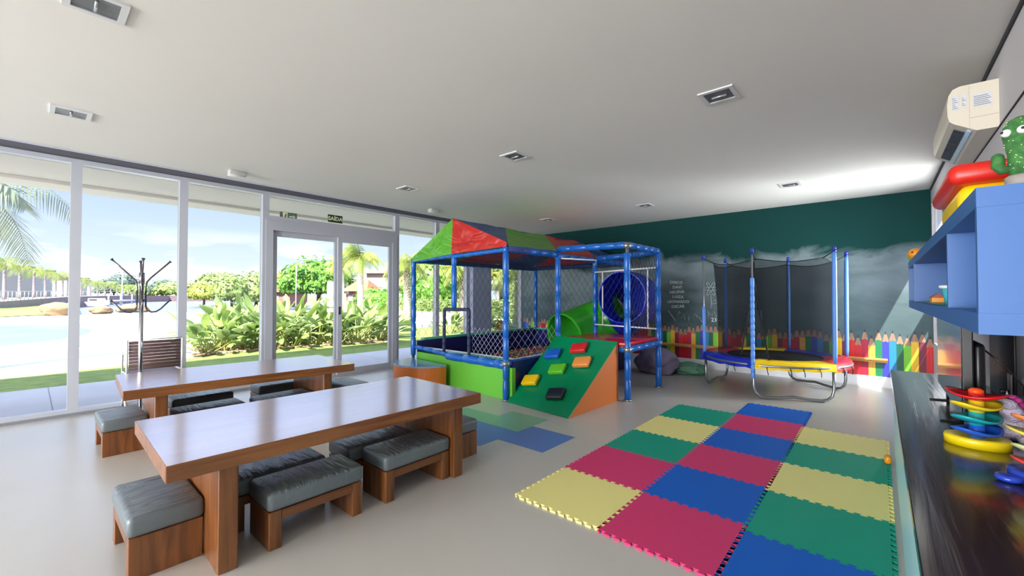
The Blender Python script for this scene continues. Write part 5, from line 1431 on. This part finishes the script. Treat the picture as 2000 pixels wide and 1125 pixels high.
palm(0, 0, 0, 3.28, 2.3, 'big leaning palm outside the leftmost window with drooping fronds', 26, 66, LP3, tr_=.22, leaf=34, droop=1.5, pos=(-12.75, -.80, -.06), lean=.0, width=.010, lw=.006, fronds=[(.1, 1.12, 1.30), (.3, .8, .5), (1.4, .9, 1), (2.2, .7, 1), (2.8, .9, 1), (3.3, .5, 1), (3.9, .8, 1), (4.6, .6, .9), (5.2, .9, .9), (1.8, .2, .9), (3.0, .0, .8), (4.2, .1, .8)])

# leafy bed outside the doors
SL1 = leaf_mat('paddle_leaf', (138, 156, 98), (107, 131, 74), 1.5, .35); SL2 = leaf_mat('paddle_leaf_lit', (148, 166, 82), (118, 144, 72), 2.0, .4)  # second copy has a sunlit tone put into the leaf colour
STM = pm('leaf_stalk', (150, 156, 90), .6)
def make_clump(seed, n=34, hmax=1.45):
    rr = random.Random(seed); t = thing('bird_of_paradise_plant', 'x', 'plant')
    st_ = MB(); lf = MB()
    for i in range(n):
        a = rr.uniform(0, 2*PI); out = rr.random() ** .7; h = hmax * rr.uniform(.45, 1.0) * (1 - .35 * out); reach = .15 + .75 * out
        d = Vector((math.cos(a), math.sin(a), 0)); b0_ = d * rr.uniform(.02, .22)
        pet = h * .55
        p1 = b0_ + d * reach * .35 + Vector((0, 0, pet * .55)); p2 = b0_ + d * reach * .6 + Vector((0, 0, pet))
        st_.tube([b0_, p1, p2], [.014, .011, .008], 4, smooth=False)
        L = rr.uniform(.42, .66); Wd = rr.uniform(.07, .115)
        dirv = (p2 - p1).normalized(); dirv = (dirv + d * .15 * out).normalized(); p = p2.copy()
        side = dirv.cross(d); side = side.normalized() if side.length > .05 else Vector((-d.y, d.x, 0))
        tw = rr.uniform(-.8, .8); side.rotate(Matrix.Rotation(tw, 3, dirv))
        ns = 6; rows_ = []
        for k in range(ns + 1):
            s = k / ns; w_ = Wd * math.sin(PI * (s * .93 + .05)) ** .75 if k < ns else .002
            nrm_ = side.cross(dirv).normalized()
            rows_.append((p - side * w_ + nrm_ * w_ * .35, p.copy(), p + side * w_ + nrm_ * w_ * .35))
            dirv = (dirv + Vector((0, 0, -.10 - .16 * out * s)) + d * .05).normalized(); p = p + dirv * (L / ns)
        vs = [q for r_ in rows_ for q in r_]
        fs = [(3*k+j, 3*k+j+1, 3*k+j+4, 3*k+j+3) for k in range(ns) for j in range(2)]
        lf.add(vs, fs, 1 if rr.random() < .38 else 0, True)
    st_.build('stalks', STM, t, False); lf.build('leaves', [SL1, SL2], t, False)
    return t
cl_p = [make_clump(s) for s in (1, 2, 3, 4)]
usedc = set(); idx = 0
rr = random.Random(9)
spots = []
for i in range(9): spots.append((405 + i * 42, 10.2 + i * .32, 'front'))
for i in range(9): spots.append((418 + i * 42, 11.4 + i * .34, 'middle'))
for i in range(8): spots.append((440 + i * 42, 12.6 + i * .36, 'back'))
for u, D, lb in ((876, 15.5, 'x'), (955, 13.5, 'x'), (990, 14, 'x'), (1035, 12.6, 'x'), (1015, 13.6, 'x')): spots.append((u, D, 'far'))
ordn = ['first', 'second', 'third', 'fourth', 'fifth', 'sixth', 'seventh', 'eighth', 'ninth']
cnt = {}
for u, D, lb in spots:
    k = idx % 4; idx += 1
    o = cl_p[k] if k not in usedc else copy_tree(cl_p[k]); usedc.add(k)
    p = onc(u + rr.uniform(-8, 8), D + rr.uniform(-.2, .2), -.05); o.location = p; o.rotation_euler = (0, 0, rr.uniform(0, 6.28)); 
    s = rr.uniform(.9, 1.15) * (1.08 if lb == 'back' else 1.0) * (.72 if lb == 'far' else 1) * (.86 if lb == 'front' and u < 430 else 1); o.scale = (s, s, s)
    j = cnt.get(lb, 0); cnt[lb] = j + 1
    if lb == 'far': l_ = 'leafy clump outside seen through the netting, %s from the left' % ordn[j]
    else: l_ = 'broad leafed clump in the %s row of the planted bed, %s from the left' % (lb, ordn[j])
    tag(o, l_, 'plant', 'leafy clumps in the planted bed')
# mulch and stones at the foot of the bed
rr = random.Random(4); m = MB()
for i in range(900):
    s = rr.random(); u = 380 + s * 385; D = 9.75 + s * 2.9 + rr.random() ** 2 * 2.2 - .15; p = onc(u, D, -.03); r_ = rr.uniform(.03, .075)
    m.sphere((p.x, p.y, -.03 + r_ * .2), r_, 6, 4, rr.randrange(2), sc=(rr.uniform(.7, 1.5), rr.uniform(.7, 1.5), .45))
tag(m.build('mulch_chips', [pm('mulch_pale', (160, 140, 110), .9), pm('mulch_brown', (116, 92, 70), .9)], None, False), 'pale bark chips and stones under the leafy bed', 'mulch', kind='stuff')
